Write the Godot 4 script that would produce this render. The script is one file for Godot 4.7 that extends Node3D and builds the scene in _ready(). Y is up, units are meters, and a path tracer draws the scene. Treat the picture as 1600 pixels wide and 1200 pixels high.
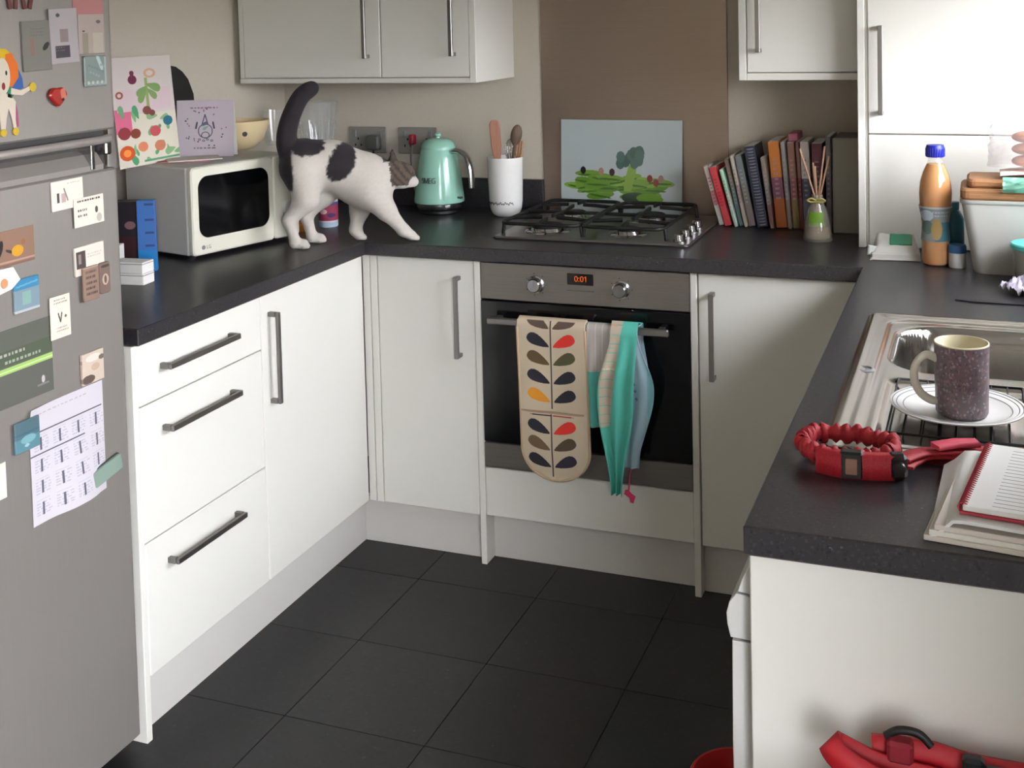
extends Node3D

# ---------------------------------------------------------------- helpers
var names := {}
var M := {}
var uvr := Rect2()
var flipu := false
var sg := 1
var rng := RandomNumberGenerator.new()
const UP := Vector3.UP
const WT := 0.908      # worktop height
const XW := -0.65      # left wall
const ZW := -0.65      # back wall
const XR := 2.07       # right wall

func numbered(parent: Node, called: String) -> String:
	var k := str(parent.get_instance_id()) + called
	var n: int = names.get(k, 0)
	names[k] = n + 1
	return called if n == 0 else "%s_%03d" % [called, n]

func tag(o: Node, label: String, category: String, group := "", kind := ""):
	if label: o.set_meta("label", label)
	if category: o.set_meta("category", category)
	if group: o.set_meta("group", group)
	if kind: o.set_meta("kind", kind)

func thing(called: String, label: String, category: String, at := Vector3.ZERO, turn := 0.0, group := "") -> Node3D:
	var o := Node3D.new()
	o.name = numbered(self, called)
	add_child(o, true)
	o.position = at
	o.rotation.y = turn
	tag(o, label, category, group)
	return o

func offset_of(n: Node) -> Vector3:
	var v := Vector3.ZERO
	while n != self and n is Node3D:
		v += n.position
		n = n.get_parent()
	return v

func ob(called: String, st: SurfaceTool, m: Material, parent: Node = self, world := false) -> MeshInstance3D:
	st.generate_normals()
	var o := MeshInstance3D.new()
	o.mesh = st.commit()
	o.material_override = m
	o.name = numbered(parent, called)
	parent.add_child(o, true)
	if world: o.position = -offset_of(parent)
	uvr = Rect2()
	return o

func obw(called: String, st: SurfaceTool, m: Material, parent: Node) -> MeshInstance3D:
	return ob(called, st, m, parent, true)

func struct(called: String, st: SurfaceTool, m: Material, label := "", category := "") -> MeshInstance3D:
	var o := ob(called, st, m)
	tag(o, label, category, "", "structure")
	return o

func mb() -> SurfaceTool:
	var st := SurfaceTool.new()
	st.begin(Mesh.PRIMITIVE_TRIANGLES)
	st.set_smooth_group(-1)
	return st

func vt(st: SurfaceTool, p: Vector3):
	if uvr.size.x != 0.0:
		st.set_uv(Vector2((p.x - uvr.position.x) / uvr.size.x, 1.0 - (p.y - uvr.position.y) / uvr.size.y))
	else:
		st.set_uv(Vector2.ZERO)
	st.add_vertex(p)

func tri(st: SurfaceTool, a: Vector3, b: Vector3, c: Vector3, out: Vector3):
	if (c - a).cross(b - a).dot(out) < 0.0:
		var t := b
		b = c
		c = t
	vt(st, a)
	vt(st, b)
	vt(st, c)

func poly(st: SurfaceTool, pts: Array, out: Vector3):
	for i in range(1, pts.size() - 1):
		tri(st, pts[0], pts[i], pts[i + 1], out)

# chamfered box: centre, size, chamfer, basis
func bx(st: SurfaceTool, c: Vector3, s: Vector3, r := 0.0015, B := Basis()) -> SurfaceTool:
	st.set_smooth_group(-1)
	var h := s / 2.0
	r = minf(r, 0.45 * minf(s.x, minf(s.y, s.z)))
	var P := {}
	for sx in [-1, 1]:
		for sy in [-1, 1]:
			for sz in [-1, 1]:
				for ax in 3:
					var v := Vector3(sx * (h.x - (0.0 if ax == 0 else r)), sy * (h.y - (0.0 if ax == 1 else r)), sz * (h.z - (0.0 if ax == 2 else r)))
					P[[sx, sy, sz, ax]] = c + B * v
	for ax in 3:
		var a1 := (ax + 1) % 3
		var a2 := (ax + 2) % 3
		for s0 in [-1, 1]:
			var q := []
			for k in [[-1, -1], [1, -1], [1, 1], [-1, 1]]:
				var sgn := [0, 0, 0]
				sgn[ax] = s0
				sgn[a1] = k[0]
				sgn[a2] = k[1]
				q.append(P[[sgn[0], sgn[1], sgn[2], ax]])
			var o := Vector3.ZERO
			o[ax] = s0
			poly(st, q, B * o)
		for s1 in [-1, 1]:
			for s2 in [-1, 1]:
				var q := []
				for k in [[-1, a1], [1, a1], [1, a2], [-1, a2]]:
					var sgn := [0, 0, 0]
					sgn[ax] = k[0]
					sgn[a1] = s1
					sgn[a2] = s2
					q.append(P[[sgn[0], sgn[1], sgn[2], k[1]]])
				var o := Vector3.ZERO
				o[a1] = s1
				o[a2] = s2
				poly(st, q, B * o)
	for sx in [-1, 1]:
		for sy in [-1, 1]:
			for sz in [-1, 1]:
				tri(st, P[[sx, sy, sz, 0]], P[[sx, sy, sz, 1]], P[[sx, sy, sz, 2]], B * Vector3(sx, sy, sz))
	return st

func bx2(st: SurfaceTool, lo: Vector3, hi: Vector3, r := 0.0015) -> SurfaceTool:
	return bx(st, (lo + hi) / 2.0, (hi - lo).abs(), r)

# lathe about +y of X; profile points are (radius, height)
func lathe(st: SurfaceTool, prof: Array, n := 32, X := Transform3D(), arc := TAU) -> SurfaceTool:
	sg += 1
	st.set_smooth_group(sg)
	for i in prof.size() - 1:
		var a: Vector2 = prof[i]
		var b: Vector2 = prof[i + 1]
		if a.distance_to(b) < 1e-6: continue
		if i > 0:
			var d0: Vector2 = (a - prof[i - 1]).normalized()
			if d0.dot((b - a).normalized()) < 0.75:
				sg += 1
				st.set_smooth_group(sg)
		var nn := Vector2(b.y - a.y, a.x - b.x)
		for k in n:
			var t0 := arc * k / n
			var t1 := arc * (k + 1) / n if k + 1 < n or arc < TAU - 0.01 else 0.0
			var d0 := Vector3(cos(t0), 0, sin(t0))
			var d1 := Vector3(cos(t1), 0, sin(t1))
			var out := X.basis * ((d0 + d1) / 2.0 * nn.x + UP * nn.y)
			var q0 := X * (d0 * a.x + UP * a.y)
			var q1 := X * (d1 * a.x + UP * a.y)
			var q2 := X * (d1 * b.x + UP * b.y)
			var q3 := X * (d0 * b.x + UP * b.y)
			if a.x > 1e-5: tri(st, q0, q1, q2, out)
			if b.x > 1e-5: tri(st, q0, q2, q3, out)
	st.set_smooth_group(-1)
	return st

# sweep a closed section (x across, y along the frame's up) along a path
func sweep(st: SurfaceTool, pts: Array, sec: Array, up := UP, scales: Array = [], smooth := true, closed := false) -> SurfaceTool:
	sg += 1
	st.set_smooth_group(sg if smooth else -1)
	var n := pts.size()
	var rings := []
	var u := up
	for i in n:
		var t: Vector3
		if closed: t = (pts[(i + 1) % n] - pts[(i + n - 1) % n]).normalized()
		else: t = (pts[mini(i + 1, n - 1)] - pts[maxi(i - 1, 0)]).normalized()
		u = (u - t * u.dot(t)).normalized()
		var side := t.cross(u)
		var k: float = scales[i] if scales.size() else 1.0
		var ring := []
		for q in sec: ring.append(pts[i] + (side * q.x + u * q.y) * k)
		rings.append(ring)
	var m := sec.size()
	for i in (n if closed else n - 1):
		var r0: Array = rings[i]
		var r1: Array = rings[(i + 1) % n]
		var cen: Vector3 = (pts[i] + pts[(i + 1) % n]) / 2.0
		for j in m:
			var j1 := (j + 1) % m
			var mid: Vector3 = (r0[j] + r0[j1] + r1[j] + r1[j1]) / 4.0
			poly(st, [r0[j], r0[j1], r1[j1], r1[j]], mid - cen)
	st.set_smooth_group(-1)
	if not closed:
		poly(st, rings[0], pts[0] - pts[1])
		poly(st, rings[n - 1], pts[n - 1] - pts[n - 2])
	return st

func ringsec(r: float, n := 8, ry := -1.0) -> Array:
	var a := []
	if ry < 0.0: ry = r
	for i in n: a.append(Vector2(cos(TAU * i / n) * r, sin(TAU * i / n) * ry))
	return a

func rectsec(w: float, h: float) -> Array:
	return [Vector2(-w / 2, -h / 2), Vector2(w / 2, -h / 2), Vector2(w / 2, h / 2), Vector2(-w / 2, h / 2)]

func tube(st: SurfaceTool, pts: Array, r: float, n := 8, scales: Array = [], closed := false) -> SurfaceTool:
	var t: Vector3 = (pts[1] - pts[0]).normalized()
	return sweep(st, pts, ringsec(r, n), Vector3.RIGHT if absf(t.y) > 0.8 else UP, scales, true, closed)

func smooth_path(p: Array, k := 6) -> Array:
	var c := Curve3D.new()
	for i in p.size():
		var a: Vector3 = p[maxi(i - 1, 0)]
		var b: Vector3 = p[mini(i + 1, p.size() - 1)]
		var t := (b - a) / 6.0
		c.add_point(p[i], -t, t)
	var out := []
	for i in (p.size() - 1):
		for j in k: out.append(c.sample(i, float(j) / k))
	out.append(p[-1])
	return out

func rrect(w: float, h: float, r: float, n := 4) -> PackedVector2Array:
	var a := PackedVector2Array()
	for k in 4:
		var c := Vector2((w / 2 - r) * [1, -1, -1, 1][k], (h / 2 - r) * [1, 1, -1, -1][k])
		for i in n + 1:
			var t := PI / 2 * (k + float(i) / n)
			a.append(c + Vector2(cos(t), sin(t)) * r)
	return a

# extrude a polygon (local x, y) from z0 to z1; bev shrinks the two faces
func prism(st: SurfaceTool, pl: PackedVector2Array, z0: float, z1: float, X := Transform3D(), bev := 0.0) -> SurfaceTool:
	st.set_smooth_group(-1)
	var n := pl.size()
	if Geometry2D.is_polygon_clockwise(pl): pl.reverse()
	var inn := PackedVector2Array()
	for i in n:
		var a := (pl[i] - pl[(i + n - 1) % n]).normalized()
		var b := (pl[(i + 1) % n] - pl[i]).normalized()
		var d := (Vector2(-a.y, a.x) + Vector2(-b.y, b.x))
		var l := maxf(d.length_squared() / 2.0, 0.4)
		inn.append(pl[i] + d * (bev / l))
	var idx := Geometry2D.triangulate_polygon(pl)
	for z in 2:
		var zz := z0 if z == 0 else z1
		var out := X.basis * Vector3(0, 0, signf(zz - (z0 + z1) / 2))
		for i in range(0, idx.size(), 3):
			var a := inn[idx[i]]
			var b := inn[idx[i + 1]]
			var c := inn[idx[i + 2]]
			tri(st, X * Vector3(a.x, a.y, zz), X * Vector3(b.x, b.y, zz), X * Vector3(c.x, c.y, zz), out)
	var s := signf(z1 - z0)
	for i in n:
		var j := (i + 1) % n
		var e := pl[j] - pl[i]
		var o := X.basis * Vector3(e.y, -e.x, 0)
		var q := func(v: Vector2, z: float) -> Vector3: return X * Vector3(v.x, v.y, z)
		poly(st, [q.call(pl[i], z0 + s * bev), q.call(pl[j], z0 + s * bev), q.call(pl[j], z1 - s * bev), q.call(pl[i], z1 - s * bev)], o)
		if bev > 0.0:
			poly(st, [q.call(pl[i], z0 + s * bev), q.call(pl[j], z0 + s * bev), q.call(inn[j], z0), q.call(inn[i], z0)], o - X.basis * Vector3(0, 0, s * e.length()))
			poly(st, [q.call(pl[i], z1 - s * bev), q.call(pl[j], z1 - s * bev), q.call(inn[j], z1), q.call(inn[i], z1)], o + X.basis * Vector3(0, 0, s * e.length()))
	return st

# a sheet with thickness: f(u, v) is its outer face
func sheet(st: SurfaceTool, nu: int, nv: int, f: Callable, t := 0.002) -> SurfaceTool:
	sg += 2
	var A := []
	var N := []
	for i in nu + 1:
		for j in nv + 1:
			A.append(f.call(float(i) / nu, float(j) / nv))
	var at := func(i: int, j: int) -> Vector3: return A[clampi(i, 0, nu) * (nv + 1) + clampi(j, 0, nv)]
	for i in nu + 1:
		for j in nv + 1:
			var du: Vector3 = at.call(i + 1, j) - at.call(i - 1, j)
			var dv: Vector3 = at.call(i, j + 1) - at.call(i, j - 1)
			N.append(du.cross(dv).normalized())
	var bk := func(i: int, j: int) -> Vector3: return A[i * (nv + 1) + j] - N[i * (nv + 1) + j] * t
	for i in nu:
		for j in nv:
			var o: Vector3 = N[i * (nv + 1) + j]
			st.set_smooth_group(sg)
			poly(st, [at.call(i, j), at.call(i + 1, j), at.call(i + 1, j + 1), at.call(i, j + 1)], o)
			st.set_smooth_group(sg - 1)
			poly(st, [bk.call(i, j), bk.call(i + 1, j), bk.call(i + 1, j + 1), bk.call(i, j + 1)], -o)
	st.set_smooth_group(-1)
	for i in nu:
		for j in [0, nv]:
			var o: Vector3 = at.call(i, j) - at.call(i, 1 if j == 0 else nv - 1)
			poly(st, [at.call(i, j), at.call(i + 1, j), bk.call(i + 1, j), bk.call(i, j)], o)
	for j in nv:
		for i in [0, nu]:
			var o: Vector3 = at.call(i, j) - at.call(1 if i == 0 else nu - 1, j)
			poly(st, [at.call(i, j), at.call(i, j + 1), bk.call(i, j + 1), bk.call(i, j)], o)
	return st

# ---------------------------------------------------------------- materials
func mat(c: Color, rough := 0.5, metal := 0.0, tex: Texture2D = null) -> StandardMaterial3D:
	var m := StandardMaterial3D.new()
	m.albedo_color = c
	m.roughness = rough
	m.metallic = metal
	if tex: m.albedo_texture = tex
	return m

func tiled(m: StandardMaterial3D, tex: Texture2D, scale: float) -> StandardMaterial3D:
	m.albedo_texture = tex
	m.uv1_triplanar = true
	m.uv1_world_triplanar = true
	m.uv1_scale = Vector3.ONE * scale
	return m

func glass(c: Color, a := 0.15, rough := 0.04) -> StandardMaterial3D:
	var m := mat(Color(c.r, c.g, c.b, a), rough)
	m.transparency = BaseMaterial3D.TRANSPARENCY_ALPHA
	return m

func speckle(base: Color, spots: Array, size := 512, seed_ := 3) -> ImageTexture:
	var r := RandomNumberGenerator.new()
	r.seed = seed_
	var img := Image.create_empty(size, size, false, Image.FORMAT_RGB8)
	img.fill(base)
	for s in spots:   # [colour, count, radius]
		for i in int(s[1]):
			var x := r.randi() % size
			var y := r.randi() % size
			var w := 1 + r.randi() % int(s[2])
			var h := 1 + r.randi() % int(s[2])
			var c: Color = base.lerp(s[0], r.randf_range(0.3, 1.0))
			img.fill_rect(Rect2i(x, y, w, h), c)
	return ImageTexture.create_from_image(img)

func brushed(base: Color, amp: float, along_x := true, size := 256, seed_ := 5) -> ImageTexture:
	var r := RandomNumberGenerator.new()
	r.seed = seed_
	var img := Image.create_empty(size, size, false, Image.FORMAT_RGB8)
	img.fill(base)
	for i in size * 5:
		var k := r.randf_range(1.0 - amp, 1.0 + amp)
		var c := Color(minf(base.r * k, 1), minf(base.g * k, 1), minf(base.b * k, 1))
		var l := 20 + r.randi() % 120
		var p := Vector2i(r.randi() % size, r.randi() % size)
		img.fill_rect(Rect2i(p, Vector2i(l, 1) if along_x else Vector2i(1, l)), c)
	return ImageTexture.create_from_image(img)

# ---------------------------------------------------------------- print
class Pic:
	var im: Image
	var w: int
	var h: int
	func _init(ww: int, hh: int, bg: Color):
		w = ww
		h = hh
		im = Image.create_empty(ww, hh, false, Image.FORMAT_RGB8)
		im.fill(bg)
	func rect(x: float, y: float, ww: float, hh: float, c: Color):
		im.fill_rect(Rect2i(int(x * w), int(y * h), maxi(1, int(ww * w)), maxi(1, int(hh * h))), c)
	func ell(x: float, y: float, rx: float, ry: float, c: Color, rot := 0.0, hole := 0.0):
		var cx := x * w
		var cy := y * h
		var ax := rx * w
		var ay := ry * w
		var m := int(maxf(ax, ay)) + 2
		for j in range(-m, m + 1):
			for i in range(-m, m + 1):
				var px := int(cx) + i
				var py := int(cy) + j
				if px < 0 or py < 0 or px >= w or py >= h: continue
				var q := Vector2(i, j).rotated(-rot)
				var d := Vector2(q.x / ax, q.y / ay).length()
				if d <= 1.0 and d >= hole: im.set_pixel(px, py, c)
	func leaf(x: float, y: float, l: float, wd: float, c: Color, rot: float):
		# a drop with its point at (x, y)
		var n := int(l * w) + 2
		for j in range(-n, n + 1):
			for i in range(-n, n + 1):
				var px := int(x * w) + i
				var py := int(y * h) + j
				if px < 0 or py < 0 or px >= w or py >= h: continue
				var q := Vector2(i, j).rotated(-rot) / (l * w)
				if q.x < 0.0 or q.x > 1.0: continue
				if absf(q.y) < wd * pow(q.x, 0.7) * sqrt(maxf(0.0, 1.0 - pow(q.x, 4.0))): im.set_pixel(px, py, c)
	func line(x0: float, y0: float, x1: float, y1: float, t: float, c: Color):
		var a := Vector2(x0 * w, y0 * h)
		var b := Vector2(x1 * w, y1 * h)
		var n := int(a.distance_to(b)) + 1
		var k := maxi(1, int(t * w))
		for i in n + 1:
			var p := a.lerp(b, float(i) / n)
			im.fill_rect(Rect2i(int(p.x - k / 2.0), int(p.y - k / 2.0), k, k), c)
	func words(x: float, y: float, ww: float, hh: float, rows: int, c: Color, s: int):
		var r := RandomNumberGenerator.new()
		r.seed = s
		for i in rows:
			var yy := y + hh * i / rows
			var xx := x
			while xx < x + ww * r.randf_range(0.8, 1.0):
				var l := r.randf_range(0.02, 0.07)
				rect(xx, yy, minf(l, x + ww - xx), hh / rows * 0.5, c)
				xx += l + 0.02
	func tex() -> ImageTexture:
		return ImageTexture.create_from_image(im)

func lettering(called: String, text: String, height: float, depth: float, m: Material, parent: Node, X: Transform3D, font := "Droid Sans") -> MeshInstance3D:
	var t := TextMesh.new()
	t.text = text
	var f := SystemFont.new()
	f.font_names = PackedStringArray([font])
	t.font = f
	t.font_size = 32
	t.pixel_size = height / 24.0
	t.depth = depth
	t.curve_step = 2.0
	var o := MeshInstance3D.new()
	o.mesh = t
	o.material_override = m
	o.name = numbered(parent, called)
	parent.add_child(o, true)
	o.transform = X
	return o

# ================================================================ scene
# openings: the window over the sink in the right wall, the glazed door behind the camera
const WZ0 := -0.18
const WZ1 := 1.22
const WY0 := 1.18
const WY1 := 1.80
const ZR := 4.9
const DZ0 := 2.6
const DZ1 := 4.4
const DY1 := 2.1

func _ready():
	rng.seed = 11
	# camera: level phone camera, the frame cut from the lower part of its picture
	var cam := Camera3D.new()
	cam.name = "camera"
	add_child(cam)
	cam.projection = Camera3D.PROJECTION_FRUSTUM
	cam.near = 0.05
	cam.far = 60.0
	cam.size = 2.0 * 600.0 / 1888.07 * cam.near
	cam.frustum_offset = Vector2(0, -(600.0 - 125.99) / 1888.07 * cam.near)
	cam.transform = Transform3D(Basis(Vector3(0.931313, -0.0245946, -0.363388), Vector3(0.0033277, 0.99825, -0.0590344), Vector3(0.364205, 0.0537702, 0.929765)), Vector3(1.68628, 1.54983, 3.07759))
	cam.current = true
	# overcast daylight through the window over the sink and the glazed door behind the camera
	var we := WorldEnvironment.new()
	we.name = "environment"
	var env := Environment.new()
	var sky := Sky.new()
	var sm := ProceduralSkyMaterial.new()
	sm.sky_top_color = Color(0.95, 0.965, 1.0)
	sm.sky_horizon_color = Color(0.98, 0.98, 1.0)
	sm.ground_bottom_color = Color(0.50, 0.50, 0.46)
	sm.ground_horizon_color = Color(0.62, 0.62, 0.58)
	sm.sky_energy_multiplier = 6.0
	sm.ground_energy_multiplier = 4.0
	sky.sky_material = sm
	env.sky = sky
	env.background_mode = Environment.BG_SKY
	env.tonemap_mode = Environment.TONE_MAPPER_LINEAR
	env.tonemap_exposure = 0.47
	env.sdfgi_enabled = true
	env.ssao_enabled = true
	env.ssil_enabled = true
	we.environment = env
	add_child(we)

	materials()
	room()
	base_units()
	wall_units()
	worktops()
	fridge()
	oven_and_hob()
	sink()
	cat()
	left_counter()
	back_counter()
	right_counter()
	fridge_items()
	floor_items()

func materials():
	M.cab = mat(Color(0.92, 0.91, 0.875), 0.38)
	M.cab_in = mat(Color(0.86, 0.85, 0.82), 0.6)
	M.plinth = mat(Color(0.84, 0.825, 0.80), 0.45)
	M.wt = tiled(mat(Color.WHITE, 0.3), speckle(Color(0.185, 0.18, 0.19), [[Color(0.265, 0.26, 0.27), 7000, 7], [Color(0.115, 0.115, 0.125), 5000, 8], [Color(0.44, 0.43, 0.43), 260, 5]], 1024), 1.6)
	M.tile = []
	for k in 3:
		M.tile.append(tiled(mat(Color(0.9 + 0.08 * k, 0.9 + 0.08 * k, 0.92 + 0.08 * k), 0.42), speckle(Color(0.118, 0.116, 0.122), [[Color(0.15, 0.148, 0.155), 2500, 9], [Color(0.09, 0.09, 0.095), 2500, 7], [Color(0.26, 0.255, 0.26), 90, 4]], 512, 20 + k), 1.3))
	M.grout = mat(Color(0.085, 0.084, 0.088), 0.8)
	M.wall = tiled(mat(Color.WHITE, 0.85), speckle(Color(0.80, 0.765, 0.705), [[Color(0.81, 0.775, 0.715), 2000, 4], [Color(0.79, 0.755, 0.695), 2000, 4]], 256, 8), 3.0)
	M.ceiling = mat(Color(0.9, 0.895, 0.88), 0.9)
	M.steel = tiled(mat(Color.WHITE, 0.34, 0.9), brushed(Color(0.56, 0.54, 0.52), 0.03), 3.0)
	M.splash = tiled(mat(Color.WHITE, 0.42, 0.85), brushed(Color(0.64, 0.575, 0.52), 0.022, true, 512, 9), 2.0)
	M.fridge = tiled(mat(Color.WHITE, 0.42, 0.3), brushed(Color(0.565, 0.54, 0.52), 0.008, false, 256, 12), 2.0)
	M.chrome = mat(Color(0.82, 0.82, 0.83), 0.14, 1.0)
	M.sinksteel = mat(Color(0.76, 0.745, 0.73), 0.17, 1.0)
	M.satin = mat(Color(0.62, 0.61, 0.60), 0.32, 0.95)
	M.black = mat(Color(0.05, 0.05, 0.055), 0.5)
	M.iron = mat(Color(0.035, 0.035, 0.038), 0.55)
	M.gloss_black = mat(Color(0.03, 0.033, 0.04), 0.12)
	M.white = mat(Color(0.93, 0.925, 0.91), 0.4)
	M.paper = mat(Color(0.93, 0.92, 0.90), 0.8)
	M.grey = mat(Color(0.5, 0.5, 0.5), 0.5)
	M.white_ceramic = mat(Color(0.93, 0.925, 0.91), 0.14)
	M.red = mat(Color(0.78, 0.07, 0.13), 0.7)
	M.wood = tiled(mat(Color.WHITE, 0.6), brushed(Color(0.62, 0.44, 0.29), 0.16, true, 256, 31), 4.0)
	M.clear = glass(Color(0.90, 0.93, 0.93), 0.08)
	M.mint = mat(Color(0.60, 0.80, 0.72), 0.16)
	M.teal = mat(Color(0.36, 0.76, 0.70), 0.75)

# ---------------------------------------------------------------- room
func room():
	var st := mb()
	bx2(st, Vector3(XW - 0.12, -0.2, ZW - 0.12), Vector3(3.0, -0.004, ZR + 0.25), 0.0)
	var fl := struct("floor", st, M.grout, "near-black slate-look tiled kitchen floor with thin dark joints", "floor")
	var s := 0.345
	var n := 0
	for i in range(-1, 8):
		for j in range(-1, 17):
			var x0 := -0.12 + i * s
			var z0 := -0.2 + j * s
			var hi := Vector3(minf(x0 + s - 0.0016, XR), 0.0, z0 + s - 0.0016)
			var lo := Vector3(maxf(x0, XW), -0.006, maxf(z0, ZW))
			if hi.x - lo.x < 0.03: continue
			var t := mb()
			bx2(t, lo, hi, 0.0006)
			ob("tile", t, M.tile[(i * 7 + j * 5 + 21) % 3], fl)
	# walls with thickness; openings for the window and the glazed door
	st = mb()
	bx2(st, Vector3(XW - 0.12, 0, ZW - 0.12), Vector3(XR + 0.25, 2.4, ZW), 0.0)
	struct("wall_back", st, M.wall, "beige-grey painted back wall behind hob and kettle", "wall")
	st = mb()
	bx2(st, Vector3(XW - 0.12, 0, ZW), Vector3(XW, 2.4, ZR), 0.0)
	struct("wall_left", st, M.wall, "beige-grey painted side wall behind the microwave", "wall")
	st = mb()
	bx2(st, Vector3(XR, 0, ZW), Vector3(XR + 0.25, 2.4, WZ0), 0.0)
	bx2(st, Vector3(XR, 0, WZ0), Vector3(XR + 0.25, WY0, WZ1), 0.0)
	bx2(st, Vector3(XR, WY1, WZ0), Vector3(XR + 0.25, 2.4, WZ1), 0.0)
	bx2(st, Vector3(XR, 0, WZ1), Vector3(XR + 0.25, 2.4, DZ0), 0.0)
	bx2(st, Vector3(XR, DY1, DZ0), Vector3(XR + 0.25, 2.4, DZ1), 0.0)
	bx2(st, Vector3(XR, 0, DZ1), Vector3(XR + 0.25, 2.4, ZR), 0.0)
	struct("wall_right", st, M.wall, "beige-grey painted wall holding the window over the sink", "wall")
	st = mb()
	bx2(st, Vector3(XW - 0.12, 0, ZR), Vector3(XR + 0.25, 2.4, ZR + 0.25), 0.0)
	struct("wall_rear", st, M.wall, "beige-grey painted wall behind the camera", "wall")
	st = mb()
	bx2(st, Vector3(XW - 0.12, 2.4, ZW - 0.12), Vector3(XR + 0.25, 2.55, ZR + 0.25), 0.0)
	struct("ceiling", st, M.ceiling, "plain white kitchen ceiling", "ceiling")
	glazing("window_1", Transform3D(Basis(UP, -PI / 2), Vector3(XR + 0.14, 0, 0)), WZ0, WZ1, WY0, WY1, "white framed window over the sink")
	glazing("door_1", Transform3D(Basis(UP, -PI / 2), Vector3(XR + 0.14, 0, 0)), DZ0, DZ1, 0.0, DY1, "white framed glazed double door in the side wall")

# own axes: x along the wall, z through it
func glazing(called: String, X: Transform3D, a0: float, a1: float, y0: float, y1: float, label: String):
	var st := mb()
	var w := 0.05
	bx2(st, Vector3(a0, y0, 0), Vector3(a1, y0 + w, 0.06))
	bx2(st, Vector3(a0, y1 - w, 0), Vector3(a1, y1, 0.06))
	for k in 3:
		var a := lerpf(a0, a1 - w, k / 2.0)
		bx2(st, Vector3(a, y0 + w, 0), Vector3(a + w, y1 - w, 0.06))
	var o := struct(called, st, M.white, label, "window" if called.begins_with("w") else "door")
	o.transform = X
	for k in 2:
		st = mb()
		var a := lerpf(a0, a1 - w, k / 2.0) + w
		var b := lerpf(a0, a1 - w, (k + 1) / 2.0)
		bx2(st, Vector3(a, y0 + w, 0.028), Vector3(b, y1 - w, 0.032), 0.0)
		ob("pane", st, glass(Color(0.95, 0.97, 0.97), 0.06), o)
	if called.begins_with("w"):
		st = mb()
		bx2(st, Vector3(a0 - 0.03, y0 - 0.025, 0.0), Vector3(a1 + 0.03, y0, 0.17), 0.004)
		ob("sill", st, M.white, o)

# ---------------------------------------------------------------- kitchen units
func bar_handle(a: Vector3, b: Vector3, nrm: Vector3, parent: Node):
	var st := mb()
	var t := 0.011
	var off := 0.032
	var along := (b - a).normalized()
	var side := along.cross(nrm)
	var B := Basis(side, along, nrm)
	bx(st, (a + b) / 2.0 + nrm * (off - t / 2), Vector3(t * 1.15, a.distance_to(b), t * 0.8), 0.0012, B)
	for p in [a + along * t / 2, b - along * t / 2]:
		bx(st, p + nrm * (off - t) / 2, Vector3(t * 1.15, t, off - t), 0.0008, B)
	obw("handle", st, M.satin, parent)

func front(called: String, lo: Vector3, hi: Vector3, parent: Node) -> MeshInstance3D:
	var st := mb()
	bx2(st, lo, hi, 0.002)
	return obw(called, st, M.cab, parent)

func carcass(lo: Vector3, hi: Vector3, parent: Node):
	var st := mb()
	bx2(st, lo, hi, 0.001)
	obw("body", st, M.cab_in, parent)

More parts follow.
